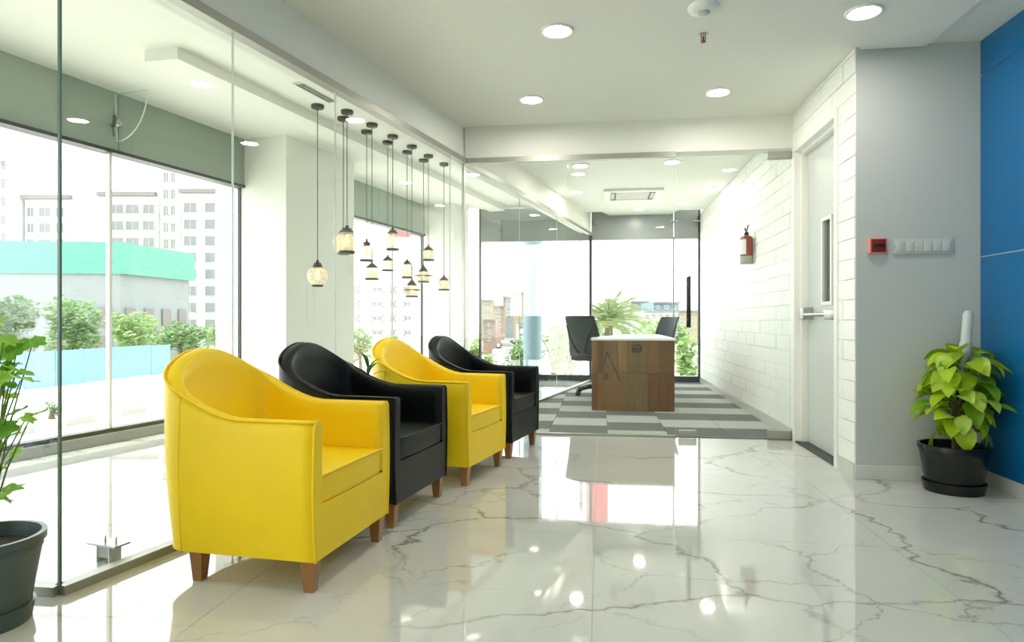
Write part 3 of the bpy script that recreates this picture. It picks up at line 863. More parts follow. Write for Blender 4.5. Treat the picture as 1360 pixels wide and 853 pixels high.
MB().box(.045, -.03, .12, .073, .03, .24).build('wall_bracket', M['steel'], t)

def alc(px, py):                                   # a point on the shade-toned white wall facing the camera
    x = x_at(px, YC); Yc = -SY * x + CY * YC
    return x, EYE - (py - 426.5) / F * Yc
x0, z1 = alc(1151.5, 316.5); x1, z0 = alc(1177, 337.5)
t = thing('fire_call_point', 'small red fire alarm call point on the shade-toned white wall', 'call point', ((x0 + x1) / 2, YC, (z0 + z1) / 2))
w_, h_ = (x1 - x0) / 2, (z1 - z0) / 2
MB().box(-w_, -.022, -h_, w_, 0, h_, bev=.008).build('housing', mat('pale_red', rgb(222, 150, 132), .4), t)
MB().box(-w_ + .012, -.034, -h_ + .009, w_ - .014, -.015, h_ - .009, bev=.003).build('front_plate', mat('deep_red', rgb(128, 28, 18), .35), t)
MB().box(-w_ + .022, -.037, -.010, w_ - .022, -.033, .008).build('window_slot', M['black'], t)
x0, z1 = alc(1185.5, 318); x1, z0 = alc(1264.5, 337)
t = thing('switch_plate', 'white switch plate beside the red call point', 'switch', ((x0 + x1) / 2, YC, (z0 + z1) / 2))
w_, h_ = (x1 - x0) / 2, (z1 - z0) / 2
M['plate'] = mat('plate_white', rgb(196, 199, 193), .35, vary=.01)
MB().box(-w_, -.012, -h_, w_, 0, h_, bev=.003).build('plate', M['plate'], t)
for k in range(6):
    xa = -w_ + .012 + k * (2 * w_ - .024) / 6
    MB().box(xa + .002, -.017, -h_ + .014, xa + (2 * w_ - .024) / 6 - .002, -.010, h_ - .014, bev=.002).build('rocker', M['plate'], t)
MB().lathe([(.0001, .0025), (.003, .002), (.003, 0)], 10, mtx=TR(-w_ + .006, -.012, .0, rx=R(90))).build('screw', M['darkmetal'], t)

p = PX(157, 745, 2.53)
t = thing('floor_bracket', 'small grey metal plate with two bolts standing behind the left glass', 'bracket', (p.x - .04, p.y, 0), R(-12))
t.scale = (.86, .86, .9)
for s_ in (-1, 1): MB().box(s_ * .036 - .004, -.03, 0, s_ * .036 + .004, .03, .072).build('leg_plate', M['steel'], t)
MB().box(-.03, -.028, .02, .03, .028, .068).build('body', M['frame'], t)
MB().box(-.085, -.04, .070, .085, .04, .078).build('top_plate', M['steel'], t)
for s_ in (-.02, .045): MB().tube([(s_, 0, .076), (s_, 0, .104)], .004, 6).build('bolt', M['steel'], t)
# ------------------------------------------------------------------ desk and office chairs
def wood(name, c1, c2):
    m, nt, p, out = new_mat(name); N, L = nt.nodes, nt.links
    tc = N.new('ShaderNodeTexCoord'); mp = N.new('ShaderNodeMapping'); mp.inputs['Scale'].default_value = (26, 26, 1.6); L.new(tc.outputs['Object'], mp.inputs['Vector'])
    n = N.new('ShaderNodeTexNoise'); n.inputs['Scale'].default_value = 1.6; n.inputs['Detail'].default_value = 6; n.inputs['Distortion'].default_value = .6; L.new(mp.outputs[0], n.inputs['Vector'])
    mx = N.new('ShaderNodeMix'); mx.data_type = 'RGBA'; mx.inputs[6].default_value = c1; mx.inputs[7].default_value = c2; L.new(n.outputs['Fac'], mx.inputs[0])
    L.new(mx.outputs[2], p.inputs['Base Color']); p.inputs['Roughness'].default_value = .3; p.inputs['Coat Weight'].default_value = .2
    return m
WD = [wood('veneer_%d' % i, rgb(*a), rgb(*b)) for i, (a, b) in enumerate([
    ((98, 62, 26), (152, 106, 54)), ((80, 48, 20), (126, 82, 38)), ((92, 68, 38), (140, 110, 70)),
    ((110, 82, 40), (158, 124, 70)), ((90, 70, 38), (134, 108, 64)), ((98, 68, 34), (144, 106, 58)), ((84, 56, 26), (128, 90, 46))])]
DX0, DX1, DYF, DZT = -.085, .742, 6.78, .745
dk = thing('reception_desk', 'wood veneer desk with pale top inside the glass office', 'desk', ((DX0 + DX1) / 2, DYF, 0))
hw = (DX1 - DX0) / 2
top = [(-hw - .008, -.012), (hw + .008, -.012), (hw + .02, 2.0), (.12, 2.0), (-.05, 1.75), (-hw, .35)]
MB().prism(top, DZT - .022, DZT).build('desk_top', mat('pale_top', rgb(236, 238, 236), .18, vary=.02), dk)
bnd = [787, 795, 803, 822, 834, 861, 876, 896]
xs = [(-hw + (b - 787) / 109.0 * 2 * hw) for b in bnd]
for i in range(7):
    for j, (z0, z1) in enumerate(((.006, .392), (.395, DZT - .022))):
        MB().box(xs[i] + .0008, 0, z0, xs[i + 1] - .0008, .022 + .0006 * ((i * 3 + j) % 3), z1).build('veneer_plank', WD[(i if j else [1, 0, 5, 5, 4, 6, 1][i])], dk)  # lower row swaps veneers, putting a glass reflection's tone split into the colour
MB().box(-hw, .022, 0, hw, .04, DZT - .022).build('front_board', WD[1], dk)
MB().box(hw - .025, .04, 0, hw, 1.9, DZT - .022).build('side_panel', WD[5], dk)
MB().prism([(-hw, .04), (-hw + .025, .04), (-hw + .025, .36), (-hw, .36)], 0, DZT - .022).build('side_panel', WD[1], dk)
MB().box(.14, 1.86, 0, hw - .025, 1.885, DZT - .022).build('end_panel', WD[5], dk)
# emblem: broken ring with two curls and an upright
em = MB()
ex, ez = -hw + (846.5 - 787) / 109.0 * 2 * hw, .745 - (463.5 - 450) / 96.0 * .74 + .0
for a0, a1 in ((110, 250), (-70, 70)):
    em.tube([(ex + .046 * math.cos(R(a)), -.003, ez + .042 * math.sin(R(a))) for a in range(a0, a1 + 1, 14)], .0065, 6)
em.tube([(ex, -.003, ez - .042), (ex, -.003, ez + .042)], .006, 6)
for s_ in (-1, 1):
    em.tube([(ex + s_ * (.022 + .012 * math.cos(R(a))), -.003, ez - .012 + .014 * math.sin(R(a))) for a in range(0, 300, 30)], .006, 6)
em.build('emblem', mat('emblem_brown', rgb(50, 32, 16), .4), dk)
def fx(px): return -hw + (px - 787) / 109.0 * 2 * hw
def fz(py): return DZT - (py - 450.4) / 96.0 * DZT
il = MB()
for a, b in (((807, 468), (825, 506)), ((807, 468), (803, 486))):
    il.tube([(fx(a[0]), 0, fz(a[1])), (fx(b[0]), 0, fz(b[1]))], .004, 5)
il.build('inlay_line', mat('inlay_dark', rgb(66, 44, 22), .5), dk)
MB().box(fx(803), -.006, fz(505), fx(809), .002, fz(497), bev=.001).build('lock_plate', WD[1], dk)

M['mesh_black'] = mat('mesh_fabric', rgb(30, 44, 40), .6, vary=.15, scale=80)
M['chair_pad'] = mat('black_pad', rgb(24, 27, 27), .55, vary=.1)
M['chrome'] = mat('chrome', rgb(190, 192, 188), .2, 1.0)
def office_chair(label, loc, rz, mesh_back, base=True):
    t = thing('office_chair', label, 'office chair', loc, rz, 'office chairs at the desk')
    MB().box(-.24, -.24, .43, .24, .24, .50, bev=.03).build('seat', M['chair_pad'], t)
    rows = []
    for i in range(9):
        f = i / 8; z = .50 + .46 * f
        x = -.235 - .10 * f + .03 * math.sin(math.pi * f)
        w_ = .215 + .012 * math.sin(math.pi * f) - .01 * f
        rows.append([(x - .035 * (1 - (j / 3 - 1) ** 2), (j / 3 - 1) * w_, z) for j in range(7)])
    bk = MB()
    n0 = rows
    bk.grid(rows); bk.grid([[(x - .022, y, z) for x, y, z in r_] for r_ in rows])
    edge = [r_[0] for r_ in rows] + rows[-1][1:] + [r_[-1] for r_ in rows[::-1]][1:] + rows[0][::-1][1:]
    bko = bk.build('backrest', M['mesh_black'] if mesh_back else M['chair_pad'], t)
    MB().tube([(x - .011, y, z) for x, y, z in edge], .016, 8).build('back_frame', M['black'], bko)
    if mesh_back:
        sp_ = MB()
        for s_ in (-1, 1): sp_.tube([(-.16, s_ * .03, .44), (-.33, s_ * .06, .56), (-.37, s_ * .14, .74), (-.35, s_ * .19, .86)], .013, 8)
        sp_.build('back_spine', M['black'], t)
    else:
        for k in range(1, 5):
            MB().box(-.272 - .02 * k, -.20, .50 + .092 * k - .002, -.262 - .02 * k, .20, .50 + .092 * k + .002).build('stitch_line', M['black'], bko)
    for s_ in (-1, 1):
        ar = MB().tube([(-.08, s_ * .25, .44), (-.02, s_ * .29, .50), (-.02, s_ * .29, .66)], .014, 8)
        aro = ar.build('armrest', M['black'], t)
        MB().box(-.14, s_ * .29 - .035, .655, .12, s_ * .29 + .035, .685, bev=.01).build('arm_pad', M['black'], aro)
    MB().lathe([(.03, .10), (.03, .26), (.02, .26), (.02, .43)], 12).build('gas_column', M['chrome'], t)
    for k in range(5):
        a = R(72 * k + 20)
        lg = MB().tube([(0, 0, .125), (.16 * math.cos(a), .16 * math.sin(a), .105), (.29 * math.cos(a), .29 * math.sin(a), .075)], [.03, .022, .016], 8).build('base_leg', M['black'], t)
        ca = MB()
        for s_ in (-1, 1):
            ca.lathe([(.0001, -.009), (.026, -.009), (.028, 0), (.026, .009), (.0001, .009)], 12, mtx=TR(.29 * math.cos(a) - math.sin(a) * .014 * s_, .29 * math.sin(a) + math.cos(a) * .014 * s_, .035, rz=a, rx=R(90)))
        ca.tube([(.29 * math.cos(a), .29 * math.sin(a), .035), (.29 * math.cos(a), .29 * math.sin(a), .078)], .007, 6)
        ca.build('caster', M['black'], lg)
    return t
office_chair('black mesh back office chair left of the wooden desk', (-.03, 8.15, .007), R(52), True)
pc = PX(884, 440, 9.45)
office_chair('black leather office chair behind the desk on the right', (pc.x - .24, pc.y - .1, .007), R(-152), False)

# ------------------------------------------------------------------ potted plants
def leaf_mesh(name, L_, W_, fold, droop, mats, wavy=0.0, lobes=0):
    rows = []
    n = 8
    for i in range(n + 1):
        f = i / n
        w_ = W_ * (math.sin(math.pi * f ** .8) ** .8) if 0 < f < 1 else 0.0005
        x = L_ * math.sin(droop * f) / droop; z = -L_ * (1 - math.cos(droop * f)) / droop
        row = []
        for j in range(5):
            u = (j - 2) / 2
            row.append((x - (abs(u) ** 2) * .0, u * w_, z + abs(u) * w_ * fold + wavy * W_ * math.sin(7 * f + 2 * u)))
        rows.append(row)
    return MB().grid(rows).mesh(name, mats)
M['lime'] = mat('lime_leaf', rgb(178, 208, 36), .35, vary=.32, scale=11, trans=.35)
M['lime2'] = mat('lime_leaf_pale', rgb(200, 224, 92), .35, vary=.25, scale=14, trans=.35)
M['green'] = mat('green_leaf', rgb(124, 174, 36), .35, vary=.3, scale=11, trans=.35)
M['stem'] = mat('stem_green', rgb(96, 120, 40), .5, vary=.2)
M['soil'] = mat('soil', rgb(52, 40, 30), .95, vary=.4, scale=40, bump=.4)
M['pot_black'] = mat('black_pot', rgb(6, 11, 11), .22, vary=.1)
M['pot_grey'] = mat('grey_green_pot', rgb(74, 90, 84), .35, vary=.12)
leaves = [leaf_mesh('leaf', .17, .055, .30, .9, M['lime'], .06), leaf_mesh('leaf', .155, .052, .22, 1.3, M['lime'], .08), leaf_mesh('leaf', .16, .050, .35, 1.0, M['green'], .06),
          leaf_mesh('leaf', .135, .046, .25, 1.5, M['lime2'], .1), leaf_mesh('leaf', .175, .056, .2, .6, M['lime'], .05)]

def pot(t, r_top, r_base, h, r_sauc, m, m2=None):
    m2 = m2 or m
    pr = [(.0001, .028), (r_base, .028), (r_top * .93, h - .05), (r_top * .95, h - .045), (r_top * .95, h - .028), (r_top, h - .024), (r_top, h), (r_top - .014, h), (r_top - .018, h - .03), (r_top - .025, h - .06)]
    po = MB().lathe(pr, 40).build('pot', m, t); sharp(po, 35)
    sa = MB().lathe([(.0001, .004), (r_base * .98, .004), (r_base * .98, .0), (r_sauc * .93, .0), (r_sauc, .055), (r_sauc - .008, .055), (r_base * .96, .016), (.0001, .016)], 40).build('saucer', m2, t); sharp(sa, 35)
    MB().lathe([(.0001, h - .035), (r_top * .5, h - .037), (r_top - .02, h - .045)], 24).build('soil', M['soil'], t)

PR = Vector((1.900, 3.862, 0))
t = thing('potted_plant', 'lime leaved climbing plant with pale pole in a black pot by the blue wall', 'plant', PR)
pot(t, .172, .135, .252, .152, M['pot_black'])
# moss pole wrapped in pale netting
ta = Vector((.045, .02, .0))
MB().tube([(.02, .01, .2), (.055, .022, .62), (.058, .023, .64)], [.024, .024, .024], 12).build('pole_core', mat('pole_bark', rgb(84, 70, 48), .9, vary=.3, scale=30), t)
pw = MB().tube([(.057, .022, .62), (.072, .026, .78), (.0745, .027, .80), (.0755, .027, .805), (.088, .030, .955), (.090, .031, .975)], [.030, .030, .030, .026, .026, .016], 14).build('pole_wrap', mat('pale_wrap', rgb(188, 196, 192), .5, vary=.08, scale=20), t)
st_mb = MB()
lr = random.Random(21)
nleaf = 0
for i in range(92):
    f = i / 91.0
    zc = .28 + .40 * f ** .95
    a = i * 2.39996 + lr.uniform(-.4, .4)
    dirx, diry = math.cos(a), math.sin(a)
    core = Vector((.02 + .04 * f, .01 + .012 * f, zc))
    rmax = (.262 - .05 * f ** 4) * lr.uniform(.72, 1.0)
    if f < .12: rmax *= .9
    # stay clear of the two walls
    if dirx > 0: rmax = min(rmax, (.232 - core.x) / max(dirx, .05))
    if diry > 0: rmax = min(rmax, (.188 - core.y) / max(diry, .05))
    k = lr.randrange(5); Ls = lr.uniform(.8, 1.05)
    me = leaves[k]
    ll = [.15, .13, .14, .105, .165][k] * Ls
    pet = max(.012, rmax - ll)
    if rmax < ll: Ls *= max(.5, rmax / ll)
    rise = lr.uniform(.03, .13)
    tip = core + Vector((dirx * pet, diry * pet, rise))
    st_mb.tube([core, core + Vector((dirx * pet * .5, diry * pet * .5, rise * .8)), tip], .0032, 5)
    pitch = lr.uniform(-.55, .75) - .2 * f
    o = obj('leaf', me, t, tip, (lr.uniform(-.5, .5), pitch, a), (Ls, Ls, Ls))
st_mb.tube([(.0, .0, .2), (.01, .03, .4), (.05, .0, .55), (.06, .03, .66)], .008, 6)
st_mb.build('stem', M['stem'], t)

# left pot with round lobed leaves
M['ger'] = mat('fresh_green_leaf', rgb(150, 198, 70), .4, vary=.3, scale=20, trans=.45)
M['ger2'] = mat('mid_green_leaf', rgb(108, 168, 58), .4, vary=.3, scale=20, trans=.4)
def lobed(name, r, m, seed):
    q = random.Random(seed); v = [(0, 0, 0)]; n = 26
    for k in range(n):
        a = 2 * math.pi * k / n
        d = abs(((a / (2 * math.pi)) * 5) % 1 - .5)
        rr = r * (1.0 - .32 * (d * 2) ** 2) * q.uniform(.95, 1.05)
        if abs(a - math.pi) < .35: rr *= .45
        v.append((rr * math.cos(a), rr * math.sin(a), .18 * r * math.sin(a * 5) * .5 + .12 * r))
    return MB().add(v, [[0, 1 + k, 1 + (k + 1) % n] for k in range(n)], 0, True).mesh(name, m)
lob_me = [lobed('leaf', .044, M['ger'], 1), lobed('leaf', .038, M['ger2'], 2), lobed('leaf', .032, M['ger'], 3)]
PL = W(-1.61, 2.00)
t = thing('potted_plant', 'lobed leaf plant in a grey green pot at the left edge', 'plant', (PL.x, PL.y, 0))
pot(t, .165, .122, .268, .136, M['pot_grey'])
st_mb = MB(); lr = random.Random(5)
# leaf spots read from the photo (pixel) at the plant's own depth, plus the part of the plant beyond the frame
spots = [(8, 452), (26, 462), (14, 468), (2, 462), (8, 488), (22, 498), (30, 504), (8, 512), (4, 522), (24, 494), (20, 549), (36, 556), (43, 553), (4, 568), (18, 572), (10, 580), (2, 574), (6, 655), (14, 652), (2, 662),
         (10, 500), (0, 505), (14, 484)]
pts = []
for sx_, sy_ in spots:
    Yd = 2.0 + lr.uniform(-.08, .06)
    pts.append(PX(sx_, sy_, Yd) - Vector((PL.x, PL.y, 0)))
for k in range(46):
    a = lr.uniform(0, 2 * math.pi); rr = lr.uniform(.02, .19)
    p_ = Vector((-.03 + rr * math.cos(a), min(.18, rr * math.sin(a)), lr.uniform(.38, .92)))
    if p_.x > .02: p_.x *= -1
    pts.append(p_)
for k, p_ in enumerate(pts):
    b0 = Vector((lr.uniform(-.06, .03), lr.uniform(-.05, .05), .225))
    mid = Vector((b0.x * .4 + p_.x * .6, b0.y * .4 + p_.y * .6, b0.z + (p_.z - b0.z) * .55)) + Vector((-.02, 0, .02))
    if p_.z < .45: mid.z = p_.z + .03
    st_mb.tube([b0, mid, p_ - Vector((.008, 0, .006)), p_], [.003, .0026, .002, .0015], 5)
    s_ = lr.uniform(.75, 1.15)
    obj('leaf', lob_me[k % 3], t, p_, (lr.uniform(-.7, .7) + .25, lr.uniform(-.5, .7), lr.uniform(-1.0, 1.0)), (s_, s_, s_))
st_mb.build('stem', M['stem'], t)

# small plant hidden behind the second and third armchairs
ps = Vector((-1.312, 3.62, 0))
t = thing('potted_plant', 'small narrow leaved plant peeking out behind the second armchair', 'plant', (ps.x, ps.y, 0))
pot(t, .062, .045, .15, .056, M['pot_black'])
M['dark_leaf'] = mat('narrow_leaf', rgb(70, 110, 50), .4, vary=.3, scale=20, trans=.3)
blade = leaf_mesh('leaf', .16, .011, .3, 1.0, M['dark_leaf'])
MB().tube([(0, 0, .12), (.004, .002, .40), (.0, 0, .66)], .007, 6).build('stem', M['stem'], t)
lr = random.Random(3)
for k in range(16):
    a = k * 2.4; f = k / 15
    obj('leaf', blade, t, (0, 0, .52 + .135 * f), (0, -.2 - 1.1 * f, a), (.8, 1.1, .8))
# ------------------------------------------------------------------ outside
GZ = -3.6
YR = YAW
M['ground'] = mat('dusty_ground', rgb(200, 197, 186), .9, vary=.12, scale=.15)
M['road'] = mat('road', rgb(170, 171, 168), .85, vary=.08, scale=.3)
M['kerb'] = mat('kerb', rgb(214, 212, 202), .8)
M['kerb_d'] = mat('kerb_dark', rgb(150, 150, 142), .8)
gm = MB().box(-420, -120, GZ - .3, 420, 620, GZ).build('ground', M['ground'])
tag(gm, 'pale dusty ground outside the building', 'ground', kind='structure')
def road_strip(mb, a, b, z0, z1, inset=0):
    return mb
# street in front of the left facade: parallel to the blue hoarding
HA = PX(-260, 426.5, 31.5); HBp = PX(235, 426.5, 58.5)
HA.z = HBp.z = GZ
hdir = (HBp - HA).normalized(); hn = Vector((hdir.y, -hdir.x, 0))      # towards the building
def strip(name, label, cat, o0, o1, z0, z1, m, ext0=60, ext1=60, kind='structure'):
    a = HA - hdir * ext0; b = HBp + hdir * ext1
    q = [a + hn * o0, b + hn * o0, b + hn * o1, a + hn * o1]
    return tag(MB().prism([(p.x, p.y) for p in q], z0, z1).build(name, m), label, cat, kind=kind)
strip('road', 'pale street passing the blue hoarding', 'road', 4.5, 13.5, GZ, GZ + .03, M['road'])
strip('pavement', 'narrow median strip of the street', 'pavement', 13.5, 15.0, GZ, GZ + .18, M['kerb'])
strip('road', 'near lane of the street below the left window', 'road', 15.0, 22.0, GZ, GZ + .03, M['road'])
kb = thing('kerb', 'black and white painted kerb along the street', 'kerb', (0, 0, 0))
for k in range(34):
    a = HA + hdir * (k * 1.6 - 14) + hn * 15.0
    q = [a, a + hdir * 1.58, a + hdir * 1.58 + hn * .25, a + hn * .25]
    MB().prism([(p.x, p.y) for p in q], GZ, GZ + .32).build('kerb_stone', M['kerb'] if k % 2 else M['kerb_d'], kb)
# blue hoarding, sheet by sheet
M['hoard'] = mat('blue_hoarding', rgb(112, 158, 204), .6, vary=.12, scale=.4)
hf = thing('hoarding_fence', 'long blue construction hoarding across the street', 'hoarding', HA)
Lh = (HBp - HA).length; nsh = int(Lh / 2.4)
hz_ = math.atan2(hdir.y, hdir.x)
hf.rotation_euler.z = hz_
sh_me = MB().box(0, -.03, 0, 2.36, .03, 2.45).mesh('sheet', M['hoard'])
po_me = MB().box(-.04, .03, 0, .04, .11, 2.5).mesh('post', M['kerb_d'])
for k in range(nsh):
    obj('sheet', sh_me, hf, (k * 2.4, rnd.uniform(-.02, .02), rnd.uniform(0, .06)))
    obj('post', po_me, hf, (k * 2.4 + 2.38, 0, 0))

# apartment blocks
M['bwhite'] = mat('building_white', rgb(196, 198, 197), .8, vary=.04, scale=.2)
M['bcream'] = mat('building_cream', rgb(190, 182, 166), .8, vary=.05, scale=.2)
M['bband'] = mat('building_band', rgb(118, 114, 110), .8, vary=.08)
M['bpane'] = mat('building_pane', rgb(112, 116, 114), .3, vary=.25, scale=.5)
M['bframe'] = mat('building_frame', rgb(170, 170, 166), .7)
M['bgrey'] = mat('building_grey', rgb(132, 137, 138), .8, vary=.1, scale=.3)
wcache = {}
def win_meshes(w_, h_):
    key = (round(w_, 2), round(h_, 2))
    if key not in wcache:
        f = MB(); t_ = .12
        f.box(-w_ / 2, -.14, 0, -w_ / 2 + t_, .02, h_); f.box(w_ / 2 - t_, -.14, 0, w_ / 2, .02, h_)
        f.box(-w_ / 2, -.14, 0, w_ / 2, .02, t_); f.box(-w_ / 2, -.14, h_ - t_, w_ / 2, .02, h_); f.box(-.04, -.1, 0, .04, .02, h_)
        wcache[key] = (f.mesh('window', M['bframe']), MB().box(-w_ / 2 + .05, -.06, .05, w_ / 2 - .05, .02, h_ - .05).mesh('pane', M['bpane']))
    return wcache[key]
def building(label, x0, x1, ytop, Y, depth=14, wall='bwhite', wins=(), rows=(), wh=13, band=None, name='apartment_building', group=None, ledges=False, bandcol='bband'):
    xc = (x0 + x1) / 2
    base = PX(xc, 426.5, Y); base.z = GZ
    s = Y / F
    t = thing(name, label, 'building', base, YR, group)
    H = EYE - (ytop - 426.5) * s - GZ
    hw_ = (x1 - x0) / 2 * s
    MB().box(-hw_, 0, 0, hw_, depth, H).build('wall', M[wall], t)
    if band:
        MB().box((band[0] - xc) * s, -.9, H - band[2] * s - band[3] * s, (band[1] - xc) * s, .1, H - band[2] * s).build('roof_band', M[bandcol], t)
    for a, b in wins:
        fm, pm = win_meshes((b - a) * s, wh * s)
        for r_ in rows:
            zz = EYE - (r_ + wh / 2 - 426.5) * s - GZ
            if zz < .3: continue
            w_ = obj('window', fm, t, (((a + b) / 2 - xc) * s, 0, zz)); obj('pane', pm, w_)
    if ledges:
        for r_ in rows:
            zz = EYE - (r_ + wh / 2 - 426.5) * s - GZ
            if zz > .5: MB().box(-hw_ - .1, -.5, zz - .45, hw_ + .1, 0, zz - .12).build('balcony_ledge', M['bwhite'], t)
    return t
rr = [276 + 22.1 * k for k in range(9)]
building('white apartment block at the right of the left window with grey windows', 241, 318, 247, 110, 16, wins=((244, 262), (272, 300)), rows=rr, wh=14, band=(240, 302, 5, 5), ledges=True, group='apartment blocks across the street')
building('slim tall apartment tower in the middle of the left window', 213, 240, 222, 112, 14, wins=((217, 225), (227, 234)), rows=[236 + 22.1 * k for k in range(9)], wh=14, group='apartment blocks across the street')
building('white apartment block with grey roof band behind the green netting', 130, 211, 252, 114, 14, wins=((144, 165), (167, 186), (190, 206)), rows=[278, 300, 322, 344], wh=13, band=(132, 209, 4, 5), ledges=True, group='apartment blocks across the street')
building('far white apartment block between two taller ones at the left', 94, 128, 262, 150, 14, wins=((100, 112),), rows=[257 + 16, 294, 315], wh=12, group='apartment blocks across the street')
building('white apartment block with grey roof band left of the mullion', 33, 95, 256, 115, 14, wins=((36, 46), (52, 68), (74, 86)), rows=[282, 303, 324, 345], wh=13, band=(32, 96, 4, 5), group='apartment blocks across the street')
building('tall white apartment tower at the left edge', -60, 12, 186, 112, 14, wins=((-6, 9), (-26, -12), (-46, -32)), rows=[220 + 24 * k for k in range(7)], wh=14, group='apartment blocks across the street')
# building under green netting
s60 = 68 / F
pA = PX(-220, 426.5, 65); pB = PX(163, 426.5, 68); pC = PX(257, 426.5, 80)
zt_, zb_ = EYE + (426.5 - 322) * s60, EYE + (426.5 - 364) * s60
nb_ = thing('netted_building', 'grey unfinished building wrapped in green netting behind the trees', 'building', (pB.x, pB.y, GZ))
dBA = (pA - pB); dBC = (pC - pB); nrm = Vector((-dBC.y, dBC.x, 0))
pl = [Vector((0, 0, 0)), dBC, dBC + dBA, dBA]
cn = sum(pl, Vector()) / 4
MB().prism([tuple((cn + (p - cn) * .97).xy) for p in pl], 0, zt_ - GZ - .3).build('wall', M['bgrey'], nb_)
M['net'] = mat('green_netting', rgb(84, 144, 128), .7, vary=.12, scale=.35)
MB().prism([tuple((cn + (p - cn) * 1.01).xy) for p in pl], zb_ - GZ, zt_ - GZ).build('netting', M['net'], nb_)
for k in range(7):
    for j in range(2):
        a = dBA * (k / 7 + .03) * 1; b = dBA * (k / 7 + .10)
        a = cn + (a - cn) * .972; b = cn + (b - cn) * .972
        d = Vector((-dBA.y, dBA.x, 0)).normalized() * .2
        q = [a - d, b - d, b + d, a + d]
        MB().prism([tuple(p.xy) for p in q], 1.0 + 3.0 * j, 2.9 + 3.0 * j).build('window_opening', M['bband'], nb_)
for k in range(4):
    a = dBC * (k / 4 + .06); b = dBC * (k / 4 + .18)
    a = cn + (a - cn) * .972; b = cn + (b - cn) * .972
    d = Vector((-dBC.y, dBC.x, 0)).normalized() * .2
    for j in range(2):
        MB().prism([tuple(p.xy) for p in [a - d, b - d, b + d, a + d]], 1.0 + 3.0 * j, 2.9 + 3.0 * j).build('window_opening', M['bband'], nb_)

# trees
def tree_mats(i, c): return mat('tree_leaves_%d' % i, c, .6, vary=.35, scale=1.2, trans=.3)
TL = [tree_mats(0, rgb(116, 146, 90)), tree_mats(1, rgb(132, 160, 96)), tree_mats(2, rgb(108, 134, 94))]
M['bark'] = mat('bark', rgb(96, 82, 66), .9, vary=.2)
def tree(label, base, h, rx, rz, m, seed, n=520, lsz=.5, name='tree', group='trees across the street'):
    q = random.Random(seed)
    t = thing(name, label, 'tree', base, 0, group)
    th = h - rz * 1.3
    tr = MB().tube([(0, 0, 0), (q.uniform(-.1, .1), 0, th * .5), (0, 0, max(th, .3) + rz * .4)], [.16, .12, .06], 7)
    lumps = []
    for k in range(9):
        a = q.uniform(0, 2 * math.pi); rr_ = rx * q.uniform(.25, .68)
        c = Vector((rr_ * math.cos(a), rr_ * math.sin(a), h - rz + rz * q.uniform(-.5, .55)))
        lumps.append((c, rx * q.uniform(.36, .52), rz * q.uniform(.36, .5)))
        if k < 4: tr.tube([(0, 0, th * .8), (c.x * .5, c.y * .5, (c.z + th) / 2), tuple(c)], [.08, .05, .02], 5)
    tr.build('trunk', M['bark'], t)
    cr = MB()
    for k in range(n):
        c, a_, b_ = lumps[q.randrange(len(lumps))]
        u = q.uniform(-1, 1); ph = q.uniform(0, 2 * math.pi); s_ = math.sqrt(1 - u * u); rad = q.uniform(.7, 1.05)
        p = c + Vector((s_ * math.cos(ph) * a_ * rad, s_ * math.sin(ph) * a_ * rad, u * b_ * rad))
        d1 = Vector((q.uniform(-1, 1), q.uniform(-1, 1), q.uniform(-.4, .4))).normalized() * lsz * q.uniform(.6, 1.2)
        d2 = Vector((q.uniform(-1, 1), q.uniform(-1, 1), q.uniform(-.4, .6))).normalized() * lsz * .5
        cr.add([tuple(p - d1 / 2), tuple(p + d2 / 2), tuple(p + d1 / 2), tuple(p - d2 / 2)], [[0, 1, 2, 3]])
    o = cr.build('crown', m, t); o['kind'] = 'stuff'
    return t
tl = [(-70, 396, 46, 74, 0, 'left of the view'), (14, 388, 52, 70, 2, 'at the left edge of the window'), (96, 392, 57, 64, 0, 'left of the window mullion'), (186, 400, 61, 62, 1, 'right of the window mullion'),
      (240, 418, 70, 50, 0, 'below the end of the green netting'), (296, 424, 84, 46, 1, 'in front of the white apartment block'), (340, 426, 92, 46, 0, 'beside the first wall pier')]
for i, (px, yt, Y, wpx, mi, where) in enumerate(tl):
    b = PX(px, 426.5, Y); b.z = GZ
    s_ = Y / F
    hh = EYE - (yt - 426.5) * s_ - GZ
    tree('broad green street tree ' + where + ' behind the hoarding', b, hh, wpx * s_ * .66, hh * .44, TL[mi], 40 + i, 1500, .62)
# shrub on the median
b = PX(107, 560, 29.0) - hn * 1.4; b.z = GZ + .1
tree('small round shrub on the street median', b, .95, .42, .42, TL[2], 90, 160, .2, 'shrub', None)

# second window: cream building with red rooftop sign
building('cream apartment building seen behind the pendant lamps', 452, 562, 362, 70, 12, 'bcream', wins=((471, 478), (494, 509), (518, 526), (536, 548)), rows=[385, 404, 423, 442], wh=8, group=None)
sg = PX(536, 309, 46); zsg = sg.z
t = thing('rooftop_sign', 'red sign panel seen high up through the second window', 'sign', (sg.x, sg.y, GZ), YR)
M['signred'] = mat('sign_red', rgb(196, 84, 84), .6, vary=.05)
MB().box(-1.0, 0, zsg - GZ - .3, 1.0, .2, zsg - GZ + .45).build('panel', M['signred'], t)
for s_ in (-.8, .8): MB().box(s_ - .06, .05, 0, s_ + .06, .15, zsg - GZ - .3).build('post', M['bband'], t)
for i, (px, yt, Y, wpx, mi, where) in enumerate([(478, 428, 45, 30, 0, 'left'), (520, 436, 40, 30, 1, 'in the middle'), (556, 430, 48, 26, 0, 'right')]):
    b = PX(px, 426.5, Y); b.z = GZ; s_ = Y / F; hh = EYE - (yt - 426.5) * s_ - GZ
    tree('small street tree in the second window, ' + where, b, hh, wpx * s_ * .6, hh * .34, TL[mi], 140 + i, 420, .45, group='small trees in the second window')

